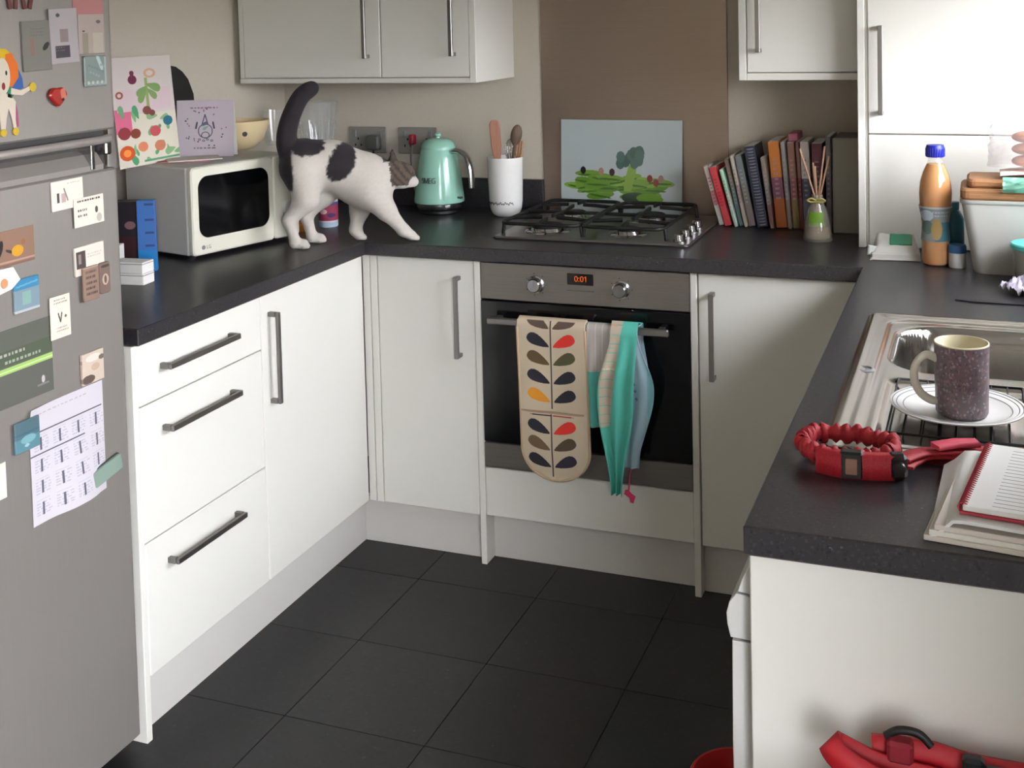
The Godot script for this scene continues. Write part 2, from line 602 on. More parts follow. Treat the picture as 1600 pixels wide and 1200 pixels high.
func base_units():
	var X := Vector3(1, 0, 0)
	var Z := Vector3(0, 0, 1)
	var top := 0.866
	var bot := 0.139
	# drawer unit beside the fridge
	var t := thing("drawer_unit", "white three-drawer base unit beside the silver fridge freezer", "cabinet", Vector3(-0.3, 0.138, 0.77))
	carcass(Vector3(-0.6, bot, 0.5345), Vector3(-0.021, top, 1.0045), t)
	var ys := [[0.7315, top], [0.4325, 0.7285], [bot, 0.4295]]
	var hy := [0.802, 0.664, 0.366]
	for k in 3:
		var d := front("drawer", Vector3(-0.02, ys[k][0], 0.5355), Vector3(0, ys[k][1], 1.0035), t)
		bar_handle(Vector3(0, hy[k], 0.665), Vector3(0, hy[k], 0.932), X, d)
	# corner unit with its door in the left run
	t = thing("corner_unit", "white base unit with tall plain door between drawers and back corner", "cabinet", Vector3(-0.3, 0.138, 0.27))
	carcass(Vector3(-0.6, bot, 0.003), Vector3(-0.021, top, 0.5335), t)
	var dd := front("door", Vector3(-0.02, bot, 0.004), Vector3(0, top, 0.5325), t)
	bar_handle(Vector3(0, 0.585, 0.497), Vector3(0, 0.818, 0.497), X, dd)
	# end panel against the fridge
	var st := mb()
	bx2(st, Vector3(-0.62, 0, 1.0065), Vector3(0.001, 0.868, 1.0245), 0.0015)
	tag(ob("end_panel", st, M.cab), "narrow white end panel reaching the floor beside the silver fridge freezer", "panel")
	# corner post
	st = mb()
	bx2(st, Vector3(-0.0005, bot, -0.02), Vector3(0.022, top, 0.0), 0.001)
	bx2(st, Vector3(0.0245, bot, -0.02), Vector3(0.046, top, 0.0), 0.001)
	tag(ob("corner_post", st, M.cab), "slim white corner post where the two runs of units meet", "post")
	# back corner unit
	t = thing("corner_unit", "white base unit with one door, to the left of the oven", "cabinet", Vector3(0.2, 0.138, -0.3))
	carcass(Vector3(0.0, bot, -0.6), Vector3(0.352, top, -0.021), t)
	dd = front("door", Vector3(0.048, bot, -0.02), Vector3(0.351, top, 0), t)
	bar_handle(Vector3(0.305, 0.592, 0), Vector3(0.305, 0.822, 0), Z, dd)
	# oven housing: two panels to the floor and a plain front under the oven
	t = thing("oven_housing", "white oven housing with uprights reaching the floor and a plain panel below the oven", "cabinet", Vector3(0.67, 0, -0.3))
	for x in [0.3535, 0.9675]:
		st = mb()
		bx2(st, Vector3(x, 0, -0.6), Vector3(x + 0.0175, 0.868, 0.004), 0.0015)
		obw("side_panel", st, M.cab, t)
	front("filler_panel", Vector3(0.3715, 0.142, -0.02), Vector3(0.967, 0.280, 0.0), t)
	# right base unit
	t = thing("base_unit", "white base unit with one door, to the right of the oven", "cabinet", Vector3(1.2, 0.138, -0.3))
	carcass(Vector3(0.9865, bot, -0.6), Vector3(1.42, top, -0.021), t)
	dd = front("door", Vector3(0.988, bot, -0.02), Vector3(1.422, top, 0), t)
	bar_handle(Vector3(1.026, 0.59, 0), Vector3(1.026, 0.82, 0), Z, dd)
	# sink unit: doors face the floor area from under the right-hand worktop
	t = thing("sink_unit", "white base unit under the sink, doors facing across the kitchen", "cabinet", Vector3(1.7, 0.138, 0.48))
	carcass(Vector3(1.446, bot, 0.005), Vector3(2.06, 0.70, 0.955), t)
	for k in 2:
		dd = front("door", Vector3(1.425, bot, 0.006 + 0.475 * k), Vector3(1.445, top, 0.478 + 0.475 * k), t)
		bar_handle(Vector3(1.425, 0.59, 0.44 + 0.08 * k), Vector3(1.425, 0.82, 0.44 + 0.08 * k), -X, dd)
	# plinths
	var pl := [
		[Vector3(-0.052, 0, -0.04), Vector3(-0.036, 0.137, 1.0055), "pale plinth board under the drawer unit and its neighbour"],
		[Vector3(-0.0355, 0, -0.052), Vector3(0.353, 0.137, -0.036), "short pale plinth board left of the oven"],
		[Vector3(0.3715, 0, -0.07), Vector3(0.967, 0.140, -0.054), "pale plinth board directly below the oven"],
		[Vector3(0.9855, 0, -0.052), Vector3(1.48, 0.137, -0.036), "pale plinth board right of the oven, mostly in shade"],
		[Vector3(1.465, 0, -0.035), Vector3(1.481, 0.137, 0.955), "pale plinth board below the sink unit"]]
	for p in pl:
		st = mb()
		bx2(st, p[0], p[1], 0.001)
		tag(ob("plinth", st, M.plinth), p[2], "plinth", "plinth boards")
	# end panel of the peninsula
	st = mb()
	bx2(st, Vector3(1.408, 0, 1.569), Vector3(XR, 0.869, 1.587), 0.0015)
	tag(ob("end_panel", st, M.cab), "large plain off-white end panel under the near end of the worktop", "panel")
	# appliance between sink unit and end panel, its front bulging past the panel
	t = thing("washing_machine", "white freestanding appliance with bulging front, beside the large end panel", "appliance", Vector3(1.7, 0, 1.27))
	var wm := mat(Color(0.84, 0.835, 0.82), 0.3)
	st = mb()
	bx2(st, Vector3(1.442, 0.01, 0.962), Vector3(2.02, 0.866, 1.562), 0.004)
	obw("body", st, wm, t)
	var Xf := Transform3D(Basis(Vector3(1, 0, 0), Vector3(0, 1, 0), Vector3(0, 0, 1)))
	st = mb()
	prism(st, PackedVector2Array([Vector2(1.44, 0.862), Vector2(1.412, 0.858), Vector2(1.392, 0.815), Vector2(1.387, 0.800), Vector2(1.44, 0.795)]), 0.964, 1.56, Xf, 0.001)
	obw("control_panel", st, wm, t)
	st = mb()
	prism(st, PackedVector2Array([Vector2(1.44, 0.792), Vector2(1.385, 0.797), Vector2(1.376, 0.785), Vector2(1.372, 0.770), Vector2(1.373, 0.755), Vector2(1.377, 0.738), Vector2(1.44, 0.736)]), 0.964, 1.56, Xf, 0.001)
	obw("drawer_front", st, wm, t)
	st = mb()
	prism(st, PackedVector2Array([Vector2(1.44, 0.733), Vector2(1.379, 0.734), Vector2(1.378, 0.6), Vector2(1.384, 0.12), Vector2(1.44, 0.12)]), 0.964, 1.56, Xf, 0.001)
	obw("door", st, wm, t)

func wall_units():
	var Z := Vector3(0, 0, 1)
	# left wall cabinet over the kettle
	var t := thing("wall_cabinet", "cream wall cabinet with two doors above the cat and kettle", "cabinet", Vector3(-0.2, 1.347, -0.49))
	carcass(Vector3(-0.618, 1.363, ZW), Vector3(0.212, 2.08, -0.351), t)
	var st := mb()
	bx2(st, Vector3(-0.62, 1.346, -0.60), Vector3(0.233, 1.362, -0.331), 0.001)
	obw("light_pelmet", st, M.cab, t)
	st = mb()
	bx2(st, Vector3(0.213, 1.346, ZW), Vector3(0.235, 2.09, -0.329), 0.0015)
	obw("side_panel", st, M.cab, t)
	st = mb()
	bx2(st, Vector3(-0.62, 1.363, ZW), Vector3(-0.601, 2.09, -0.333), 0.0015)
	obw("side_panel", st, M.cab, t)
	var d := front("door", Vector3(-0.599, 1.364, -0.35), Vector3(-0.0935, 2.08, -0.33), t)
	bar_handle(Vector3(-0.138, 1.426, -0.33), Vector3(-0.138, 1.66, -0.33), Z, d)
	d = front("door", Vector3(-0.0905, 1.364, -0.35), Vector3(0.2115, 2.08, -0.33), t)
	bar_handle(Vector3(0.162, 1.430, -0.33), Vector3(0.162, 1.66, -0.33), Z, d)
	# right wall cabinet over the books
	t = thing("wall_cabinet", "cream wall cabinet with one door above the row of cookbooks", "cabinet", Vector3(1.2, 1.35, -0.49))
	carcass(Vector3(1.062, 1.372, ZW), Vector3(1.37, 2.08, -0.351), t)
	st = mb()
	bx2(st, Vector3(1.040, 1.351, ZW), Vector3(1.0615, 2.09, -0.329), 0.0015)
	obw("side_panel", st, M.cab, t)
	st = mb()
	bx2(st, Vector3(1.062, 1.351, -0.60), Vector3(1.371, 1.371, -0.331), 0.001)
	obw("light_pelmet", st, M.cab, t)
	d = front("door", Vector3(1.0635, 1.373, -0.35), Vector3(1.370, 2.08, -0.33), t)
	bar_handle(Vector3(1.098, 1.430, -0.33), Vector3(1.098, 1.66, -0.33), Z, d)
	# tall unit standing on the worktop
	t = thing("tall_unit", "tall white unit standing on the worktop behind the juice bottle", "cabinet", Vector3(1.72, WT, -0.44))
	carcass(Vector3(1.391, 0.912, ZW), Vector3(2.065, 2.08, -0.262), t)
	st = mb()
	bx2(st, Vector3(1.3715, WT, ZW), Vector3(1.3905, 2.09, -0.238), 0.0015)
	obw("side_panel", st, M.cab, t)
	front("lower_panel", Vector3(1.3985, 0.912, -0.26), Vector3(2.065, 1.211, -0.24), t)
	st = mb()
	bx2(st, Vector3(1.391, 0.911, -0.262), Vector3(1.398, 2.08, -0.246), 0.0005)
	obw("filler_strip", st, M.cab, t)
	d = front("door", Vector3(1.3985, 1.214, -0.26), Vector3(2.065, 2.08, -0.24), t)
	bar_handle(Vector3(1.432, 1.265, -0.24), Vector3(1.432, 1.50, -0.24), Z, d)

func worktops():
	# one U-shaped run with a cut-out for the sink: outline, then slabs round the hole
	var st := mb()
	var y0 := 0.8705
	var e := 0.020
	var xe := 1.404
	# left leg, back leg, right leg in front of, behind and beside the sink
	var c := 0.0022
	# front edges are chamfered strips so that the outer edge catches light
	bx2(st, Vector3(XW, y0, ZW), Vector3(e, WT, 1.024), c)
	bx2(st, Vector3(e - 0.008, y0, ZW), Vector3(xe + 0.008, WT, e), c)
	var outl := PackedVector2Array([Vector2(xe, ZW), Vector2(XR, ZW), Vector2(XR, 1.606), Vector2(xe, 1.606)])
	bx2(st, Vector3(xe, y0, ZW), Vector3(XR, WT, 0.505), c)
	bx2(st, Vector3(xe, y0, 0.497), Vector3(1.487, WT, 1.30), c)
	bx2(st, Vector3(1.94, y0, 0.497), Vector3(XR, WT, 1.30), c)
	bx2(st, Vector3(xe, y0, 1.292), Vector3(XR, WT, 1.606), c)
	tag(ob("worktop", st, M.wt), "U-shaped charcoal speckled laminate worktop running along all three sides", "worktop")
	var ups := [
		[Vector3(XW + 0.0185, WT, ZW), Vector3(0.3325, 1.008, ZW + 0.018), "black upstand strip along the wall behind the kettle"],
		[Vector3(0.9455, WT, ZW), Vector3(1.371, 1.008, ZW + 0.018), "black upstand strip along the wall behind the cookbooks"],
		[Vector3(XW, WT, ZW), Vector3(XW + 0.018, 1.008, 1.022), "black upstand strip along the wall behind the microwave"]]
	for u in ups:
		st = mb()
		bx2(st, u[0], u[1], 0.0015)
		tag(ob("upstand", st, M.wt), u[2], "upstand", "worktop upstands")
	st = mb()
	bx2(st, Vector3(0.333, WT + 0.0005, ZW + 0.0005), Vector3(0.945, 2.3, ZW + 0.006), 0.001)
	tag(ob("splashback", st, M.splash), "brown-grey brushed steel splashback panel on the wall behind the hob", "splashback")
	# sockets
	for k in 2:
		var x: float = [-0.317, -0.125][k]
		var t := thing("wall_socket", ["grey double wall socket behind the cat's back", "grey double wall socket behind the kettle, holding the red plug"][k], "socket", Vector3(x, 1.13, ZW))
		st = mb()
		prism(st, rrect(0.147, 0.092, 0.006), 0.0, 0.008, Transform3D(), 0.002)
		ob("face_plate", st, mat(Color(0.55, 0.54, 0.51), 0.4), t)
		for s in [-1, 1]:
			st = mb()
			bx(st, Vector3(s * 0.05, 0.022, 0.009), Vector3(0.012, 0.024, 0.006), 0.001)
			ob("switch", st, M.grey, t)
			st = mb()
			for q in [Vector3(0, 0.004, 0), Vector3(-0.011, -0.018, 0), Vector3(0.011, -0.018, 0)]:
				bx(st, Vector3(s * 0.036, 0.0, 0.0082) + q, Vector3(0.005, 0.008, 0.001), 0.0002)
			ob("socket_hole", st, M.black, t)
	var pt := thing("plug", "dark plug pushed into the socket behind the cat's back", "plug", Vector3(-0.285, 1.122, ZW + 0.0085))
	st = mb()
	prism(st, rrect(0.05, 0.052, 0.012), 0.0, 0.03, Transform3D(), 0.006)
	ob("body", st, mat(Color(0.34, 0.34, 0.32), 0.5), pt)
	st = mb()
	tube(st, smooth_path([Vector3(0, -0.024, 0.016), Vector3(0.0, -0.06, 0.02), Vector3(0.02, -0.13, 0.03), Vector3(0.05, -0.21, 0.035)]), 0.0035, 6)
	ob("cable", st, M.black, pt)
	var pr := thing("plug", "red plug in the right-hand socket, beside the kettle's lid", "plug", Vector3(-0.135, 1.135, ZW + 0.0085))
	st = mb()
	prism(st, rrect(0.017, 0.036, 0.006), 0.0, 0.03, Transform3D(), 0.004)
	ob("body", st, mat(Color(0.55, 0.08, 0.14), 0.5), pr)
	st = mb()
	tube(st, smooth_path([Vector3(0, -0.02, 0.02), Vector3(0.0, -0.08, 0.03), Vector3(0.02, -0.18, 0.04), Vector3(0.06, -0.222, 0.045)]), 0.0035, 6)
	ob("cable", st, M.grey, pr)

# ---------------------------------------------------------------- appliances
func fridge():
	var t := thing("fridge_freezer", "tall silver-grey fridge freezer covered in magnets and papers", "fridge", Vector3(-0.32, 0, 1.36))
	var z0 := 1.062
	var z1 := 1.66
	var st := mb()
	bx2(st, Vector3(XW + 0.02, 0.03, z0 + 0.003), Vector3(-0.045, 1.80, z1 - 0.003), 0.005)
	obw("body", st, M.fridge, t)
	# doors: rounded vertical edges
	var door := func(y0: float, y1: float) -> SurfaceTool:
		var s := mb()
		var X := Transform3D(Basis(Vector3(0, 0, -1), Vector3(1, 0, 0), Vector3(0, -1, 0)), Vector3(-0.01, 0, (z0 + z1) / 2))
		prism(s, rrect(z1 - z0, 0.06, 0.014, 5), -y1, -y0, X, 0.004)
		return s
	obw("freezer_door", door.call(1.338, 1.80), M.fridge, t)
	obw("fridge_door", door.call(0.05, 1.258), M.fridge, t)
	# grip between the doors: dark recess, sloping lip and a bar
	st = mb()
	bx2(st, Vector3(-0.045, 1.255, z0 + 0.004), Vector3(-0.012, 1.342, z1 - 0.004), 0.001)
	obw("grip_recess", st, mat(Color(0.22, 0.21, 0.21), 0.5), t)
	st = mb()
	prism(st, PackedVector2Array([Vector2(-0.012, 1.30), Vector2(0.004, 1.292), Vector2(0.0195, 1.270), Vector2(0.0195, 1.259), Vector2(-0.012, 1.259)]), z0 + 0.045, z1 - 0.01, Transform3D(), 0.001)
	obw("door_lip", st, M.fridge, t)
	st = mb()
	sweep(st, [Vector3(0.016, 1.3195, z0 + 0.02), Vector3(0.026, 1.3195, z0 + 0.06), Vector3(0.028, 1.3195, z0 + 0.3), Vector3(0.026, 1.3195, z1 - 0.06), Vector3(0.016, 1.3195, z1 - 0.02)], ringsec(0.0065, 10, 0.0085))
	obw("handle", st, mat(Color(0.66, 0.63, 0.61), 0.35, 0.4), t)
	st = mb()
	bx2(st, Vector3(-0.012, 1.262, z0 + 0.075), Vector3(0.024, 1.316, z0 + 0.085), 0.001)
	obw("handle_bracket", st, M.chrome, t)
	st = mb()
	bx2(st, Vector3(-0.012, 1.286, z0 + 0.012), Vector3(0.015, 1.312, z0 + 0.03), 0.003)
	obw("handle_bracket", st, M.chrome, t)
	st = mb()
	for z in [z0 + 0.05, z1 - 0.05]:
		lathe(st, [Vector2(0, 0), Vector2(0.018, 0), Vector2(0.018, 0.03)], 12, Transform3D(Basis(), Vector3(-0.06, 0, z)))
		lathe(st, [Vector2(0, 0), Vector2(0.018, 0), Vector2(0.018, 0.03)], 12, Transform3D(Basis(), Vector3(-0.55, 0, z)))
	obw("foot", st, M.black, t)

func oven_and_hob():
	var t := thing("oven", "built-in oven with steel fascia, dark glass door and lit clock", "oven", Vector3(0.67, 0.283, -0.25))
	var x0 := 0.3725
	var x1 := 0.9665
	var st := mb()
	bx2(st, Vector3(x0 + 0.01, 0.285, -0.55), Vector3(x1 - 0.01, 0.86, -0.022), 0.002)
	obw("body", st, M.grey, t)
	st = mb()
	bx2(st, Vector3(x0, 0.762, -0.02), Vector3(x1, 0.866, 0.004), 0.002)
	var fa := obw("fascia", st, M.steel, t)
	st = mb()
	bx2(st, Vector3(0.629, 0.817, 0.003), Vector3(0.703, 0.848, 0.0055), 0.0008)
	obw("display", st, M.gloss_black, fa)
	var dig := mat(Color(0.1, 0.03, 0.0), 0.5)
	dig.emission_enabled = true
	dig.emission = Color(1.0, 0.42, 0.05)
	dig.emission_energy_multiplier = 1.6
	lettering("display_digits", "0:01", 0.015, 0.001, dig, fa, Transform3D(Basis(), -offset_of(fa) + Vector3(0.668, 0.8335, 0.006)))
	st = mb()
	bx2(st, Vector3(0.627, 0.800, 0.0035), Vector3(0.706, 0.803, 0.0055), 0.0005)
	obw("button_strip", st, M.chrome, fa)
	for kx in [0.538, 0.781]:
		st = mb()
		lathe(st, [Vector2(0.0245, 0), Vector2(0.0245, 0.004), Vector2(0.02, 0.006), Vector2(0.0185, 0.022), Vector2(0.0165, 0.0245), Vector2(0, 0.0245)], 28, Transform3D(Basis(Vector3(1, 0, 0), Vector3(0, 0, 1), Vector3(0, -1, 0)), Vector3(kx, 0.812, 0.004)))
		bx(st, Vector3(kx, 0.8205, 0.029), Vector3(0.0018, 0.014, 0.001), 0.0003)
		obw("knob", st, M.chrome, fa)
		st = mb()
		for k in 7:
			var a := deg_to_rad(-60 + 50 * k)
			bx(st, Vector3(kx + sin(a) * 0.030, 0.812 + cos(a) * 0.030, 0.0042), Vector3(0.0025, 0.0025, 0.0008), 0.0002)
		obw("dial_mark", st, M.black, fa)
	st = mb()
	bx2(st, Vector3(x0, 0.358, -0.02), Vector3(x1, 0.759, 0.006), 0.002)
	var door := obw("door_glass", st, M.gloss_black, t)
	st = mb()
	bx2(st, Vector3(x0, 0.285, -0.02), Vector3(x1, 0.355, 0.006), 0.002)
	obw("lower_strip", st, M.steel, t)
	st = mb()
	bx2(st, Vector3(0.407, 0.7035, 0.036), Vector3(0.918, 0.7225, 0.050), 0.003)
	for hx in [0.432, 0.893]:
		bx2(st, Vector3(hx - 0.008, 0.706, 0.006), Vector3(hx + 0.008, 0.720, 0.038), 0.001)
	obw("handle", st, M.satin, door)
	# hob
	t = thing("gas_hob", "four-burner steel gas hob with black iron pan supports on the worktop", "hob", Vector3(0.65, WT, -0.36))
	st = mb()
	var X := Transform3D(Basis(Vector3(1, 0, 0), Vector3(0, 0, -1), Vector3(0, 1, 0)), Vector3(0.649, 0, -0.363))
	prism(st, rrect(0.574, 0.488, 0.012), WT, WT + 0.008, X, 0.003)
	obw("hob_plate", st, M.satin, t)
	var bs := [[0.49, -0.235, 0.046], [0.49, -0.48, 0.036], [0.735, -0.235, 0.032], [0.735, -0.48, 0.046]]
	for b in bs:
		var Y := Transform3D(Basis(), Vector3(b[0], WT + 0.008, b[1]))
		var r: float = b[2]
		st = mb()
		lathe(st, [Vector2(r + 0.022, 0.0), Vector2(r + 0.018, 0.003), Vector2(r + 0.004, 0.003), Vector2(r, 0.012), Vector2(0, 0.012)], 32, Y)
		var br := obw("burner", st, M.chrome, t)
		st = mb()
		lathe(st, [Vector2(r - 0.004, 0.0121), Vector2(r, 0.014), Vector2(r, 0.019), Vector2(r - 0.004, 0.021), Vector2(0, 0.022)], 32, Y)
		obw("burner_cap", st, M.iron, br)
	for gx in [0.497, 0.742]:
		st = mb()
		var y := WT + 0.043
		var w := 0.117
		var z0 := -0.585
		var z1 := -0.138
		var loop := []
		for q in rrect(2 * w, z1 - z0, 0.03, 4):
			loop.append(Vector3(gx + q.x, y, (z0 + z1) / 2 + q.y))
		tube(st, loop, 0.0055, 8, [], true)
		tube(st, [Vector3(gx - w, y, (z0 + z1) / 2), Vector3(gx + w, y, (z0 + z1) / 2)], 0.005, 8)
		for zc in [-0.235, -0.48]:
			for a in 4:
				var d := Vector3(cos(a * PI / 2), 0, sin(a * PI / 2))
				var far := w if a % 2 == 0 else (0.097 if (a == 1) == (zc > -0.3) else 0.118)
				far = w if a % 2 == 0 else absf((z1 if zc > -0.3 else z0) - zc) if (a == 1) == (zc > -0.3) else 0.118
				sweep(st, [Vector3(gx, y, zc) + d * far, Vector3(gx, y + 0.004, zc) + d * 0.06, Vector3(gx, y + 0.005, zc) + d * 0.024], rectsec(0.007, 0.010))
		for fx in [-1, 1]:
			for fz in [z0 + 0.03, z1 - 0.03]:
				tube(st, [Vector3(gx + fx * w, y, fz), Vector3(gx + fx * (w + 0.004), WT + 0.008, fz)], 0.0055, 8)
		obw("pan_support", st, M.iron, t)
	for k in 4:
		st = mb()
		lathe(st, [Vector2(0.019, 0), Vector2(0.019, 0.003), Vector2(0.016, 0.005), Vector2(0.0145, 0.02), Vector2(0.012, 0.022), Vector2(0, 0.022)], 24, Transform3D(Basis(), Vector3(0.902, WT + 0.008, -0.16 - 0.075 * k)))
		obw("knob", st, M.chrome, t)

func sink():
	var t := thing("sink", "stainless steel sink with single bowl and ridged drainer", "sink", Vector3(1.71, WT, 0.9))
	# pressed sheet: heights over (x, z), meshed as one grid
	var x0 := 1.460
	var x1 := 1.965
	var z0 := 0.485
	var z1 := 1.325
	var rr := func(x: float, z: float, cx: float, cz: float, hx: float, hz: float, r: float) -> float:
		var q := Vector2(absf(x - cx) - hx + r, absf(z - cz) - hz + r)
		return Vector2(maxf(q.x, 0), maxf(q.y, 0)).length() + minf(maxf(q.x, q.y), 0.0) - r
	var nx := 100
	var nz := 168
	var hgt := func(x: float, z: float) -> float:
		var e := -float(rr.call(x, z, (x0 + x1) / 2, (z0 + z1) / 2, (x1 - x0) / 2, (z1 - z0) / 2, 0.02))
		var y := 0.004 * smoothstep(0.0, 0.006, e) + 0.002 * smoothstep(0.006, 0.010, e) - 0.003 * smoothstep(0.018, 0.03, e)
		# step round bowl and drainer
		var d := float(rr.call(x, z, 1.718, 0.90, 0.215, 0.378, 0.05))
		y -= 0.004 * smoothstep(0.004, -0.010, d)
		var b := float(rr.call(x, z, 1.715, 0.715, 0.185, 0.155, 0.075))
		y -= 0.004 * smoothstep(0.012, 0.0, b) + 0.150 * smoothstep(0.002, -0.022, b)
		var dr := float(rr.call(x, z, 1.715, 1.085, 0.19, 0.165, 0.03))
		y -= 0.006 * smoothstep(0.0, -0.014, dr)
		if dr < -0.03:
			y += 0.002 * (0.5 + 0.5 * cos((x - 1.715) * TAU / 0.038)) * smoothstep(-0.03, -0.045, dr)
		return y
	var st := mb()
	var P := []
	for i in nx + 1:
		for j in nz + 1:
			var x := lerpf(x0, x1, float(i) / nx)
			var z := lerpf(z0, z1, float(j) / nz)
			P.append(Vector3(x, WT + 0.0008 + hgt.call(x, z), z))
	st.set_smooth_group(1)
	for i in nx:
		for j in nz:
			var k := i * (nz + 1) + j
			poly(st, [P[k], P[k + nz + 1], P[k + nz + 2], P[k + 1]], UP)
	st.set_smooth_group(-1)
	obw("basin", st, M.sinksteel, t)
	st = mb()
	lathe(st, [Vector2(0.0, 0.0), Vector2(0.038, 0.0), Vector2(0.04, 0.002), Vector2(0.0, 0.003)], 24, Transform3D(Basis(), Vector3(1.715, WT - 0.157, 0.715)))
	obw("drain", st, M.chrome, t)
	st = mb()
	lathe(st, [Vector2(0.018, 0), Vector2(0.018, 0.004), Vector2(0.015, 0.006), Vector2(0.013, 0.006), Vector2(0.012, 0.0035), Vector2(0, 0.0035)], 24, Transform3D(Basis(), Vector3(1.487, WT + 0.0005, 0.90)))
	obw("overflow_cap", st, M.grey, t)
	# mixer tap at the wall side, just outside the frame
	t = thing("mixer_tap", "chrome swan-neck mixer tap at the wall side of the sink", "tap", Vector3(1.94, WT + 0.004, 0.86))
	st = mb()
	lathe(st, [Vector2(0, 0), Vector2(0.026, 0), Vector2(0.026, 0.006), Vector2(0.020, 0.012), Vector2(0.019, 0.09), Vector2(0.012, 0.10)], 20)
	ob("base", st, M.chrome, t)
	st = mb()
	tube(st, smooth_path([Vector3(0, 0.09, 0), Vector3(0, 0.24, 0), Vector3(-0.05, 0.31, 0), Vector3(-0.13, 0.31, 0), Vector3(-0.17, 0.25, 0), Vector3(-0.172, 0.21, 0)]), 0.011, 12)
	ob("spout", st, M.chrome, t)
	st = mb()
	tube(st, [Vector3(0, 0.06, 0.015), Vector3(0, 0.075, 0.07)], 0.006, 10)
	ob("lever", st, M.chrome, t)

# ---------------------------------------------------------------- cat
var F := PackedFloat32Array()
var gn := Vector3i()
var go := Vector3()
var gc := 0.005

func field_bone(a: Vector3, b: Vector3, ra: float, rb: float, k: float, wscale := 1.0):
	var m := maxf(ra, rb) + k + 0.02
	var lo := (Vector3(minf(a.x, b.x), minf(a.y, b.y), minf(a.z, b.z)) - Vector3.ONE * m - go) / gc
	var hi := (Vector3(maxf(a.x, b.x), maxf(a.y, b.y), maxf(a.z, b.z)) + Vector3.ONE * m - go) / gc
	var ab := b - a
	ab.z *= wscale
	var l2 := maxf(ab.length_squared(), 1e-9)
	for i in range(maxi(0, int(lo.x)), mini(gn.x, int(hi.x) + 1)):
		for j in range(maxi(0, int(lo.y)), mini(gn.y, int(hi.y) + 1)):
			var base := (i * gn.y + j) * gn.z
			for l in range(maxi(0, int(lo.z)), mini(gn.z, int(hi.z) + 1)):
				var p := go + Vector3(i, j, l) * gc - a
				p.z *= wscale
				var t := clampf(p.dot(ab) / l2, 0.0, 1.0)
				var d := (p - ab * t).length() - lerpf(ra, rb, t)
				var f := F[base + l]
				var h := maxf(k - absf(f - d), 0.0) / k
				F[base + l] = minf(f, d) - h * h * k * 0.25

func surface_net(st: SurfaceTool, X: Transform3D, colour: Callable):
	var idx := {}
	var V := []
	var at := func(i: int, j: int, l: int) -> float: return F[(i * gn.y + j) * gn.z + l]
	for i in gn.x - 1:
		for j in gn.y - 1:
			for l in gn.z - 1:
				var b := (i * gn.y + j) * gn.z + l
				var f0 := F[b]
				if absf(f0) > gc * 2.5: continue
				var s := Vector3.ZERO
				var n := 0
				var v := []
				for c in 8:
					v.append(F[b + ((c & 1) * gn.y + ((c >> 1) & 1)) * gn.z + (c >> 2)])
				for e in [[0, 1], [2, 3], [4, 5], [6, 7], [0, 2], [1, 3], [4, 6], [5, 7], [0, 4], [1, 5], [2, 6], [3, 7]]:
					var fa: float = v[e[0]]
					var fb: float = v[e[1]]
					if (fa < 0.0) == (fb < 0.0): continue
					var t := fa / (fa - fb)
					var pa := Vector3(e[0] & 1, (e[0] >> 1) & 1, e[0] >> 2)
					var pb := Vector3(e[1] & 1, (e[1] >> 1) & 1, e[1] >> 2)
					s += pa.lerp(pb, t)
					n += 1
				if n == 0: continue
				idx[Vector3i(i, j, l)] = V.size()
				V.append(go + (Vector3(i, j, l) + s / n) * gc)
	var N := []
	for p in V:
		var q: Vector3 = (p - go) / gc
		var i := clampi(int(round(q.x)), 1, gn.x - 2)
		var j := clampi(int(round(q.y)), 1, gn.y - 2)
		var l := clampi(int(round(q.z)), 1, gn.z - 2)
		N.append(Vector3(at.call(i + 1, j, l) - at.call(i - 1, j, l), at.call(i, j + 1, l) - at.call(i, j - 1, l), at.call(i, j, l + 1) - at.call(i, j, l - 1)).normalized())
	for k in V.size():
		st.set_color(colour.call(V[k]))
		st.set_normal(X.basis * N[k])
		st.set_uv(Vector2.ZERO)
		st.add_vertex(X * V[k])
	for c in idx:
		var b: int = (c.x * gn.y + c.y) * gn.z + c.z
		for ax in 3:
			var step := Vector3i.ZERO
			step[ax] = 1
			var bb: int = b + [gn.y * gn.z, gn.z, 1][ax]
			if (F[b] < 0.0) == (F[bb] < 0.0): continue
			var u := Vector3i.ZERO
			var w := Vector3i.ZERO
			u[(ax + 1) % 3] = 1
			w[(ax + 2) % 3] = 1
			var q := [c, c - u, c - u - w, c - w]
			if not (idx.has(q[1]) and idx.has(q[2]) and idx.has(q[3])): continue
			var i0: int = idx[q[0]]
			var i1: int = idx[q[1]]
			var i2: int = idx[q[2]]
			var i3: int = idx[q[3]]
			if F[b] < 0.0:
				for k in [i0, i2, i1, i0, i3, i2]: st.add_index(k)
			else:
				for k in [i0, i1, i2, i0, i2, i3]: st.add_index(k)

func blob(p: Vector3, c: Vector3, r: Vector3, rot := 0.0) -> float:
	var d := p - c
	var q := Vector2(d.x, d.y).rotated(-rot)
	return Vector3(q.x / r.x, q.y / r.y, d.z / r.z).length()

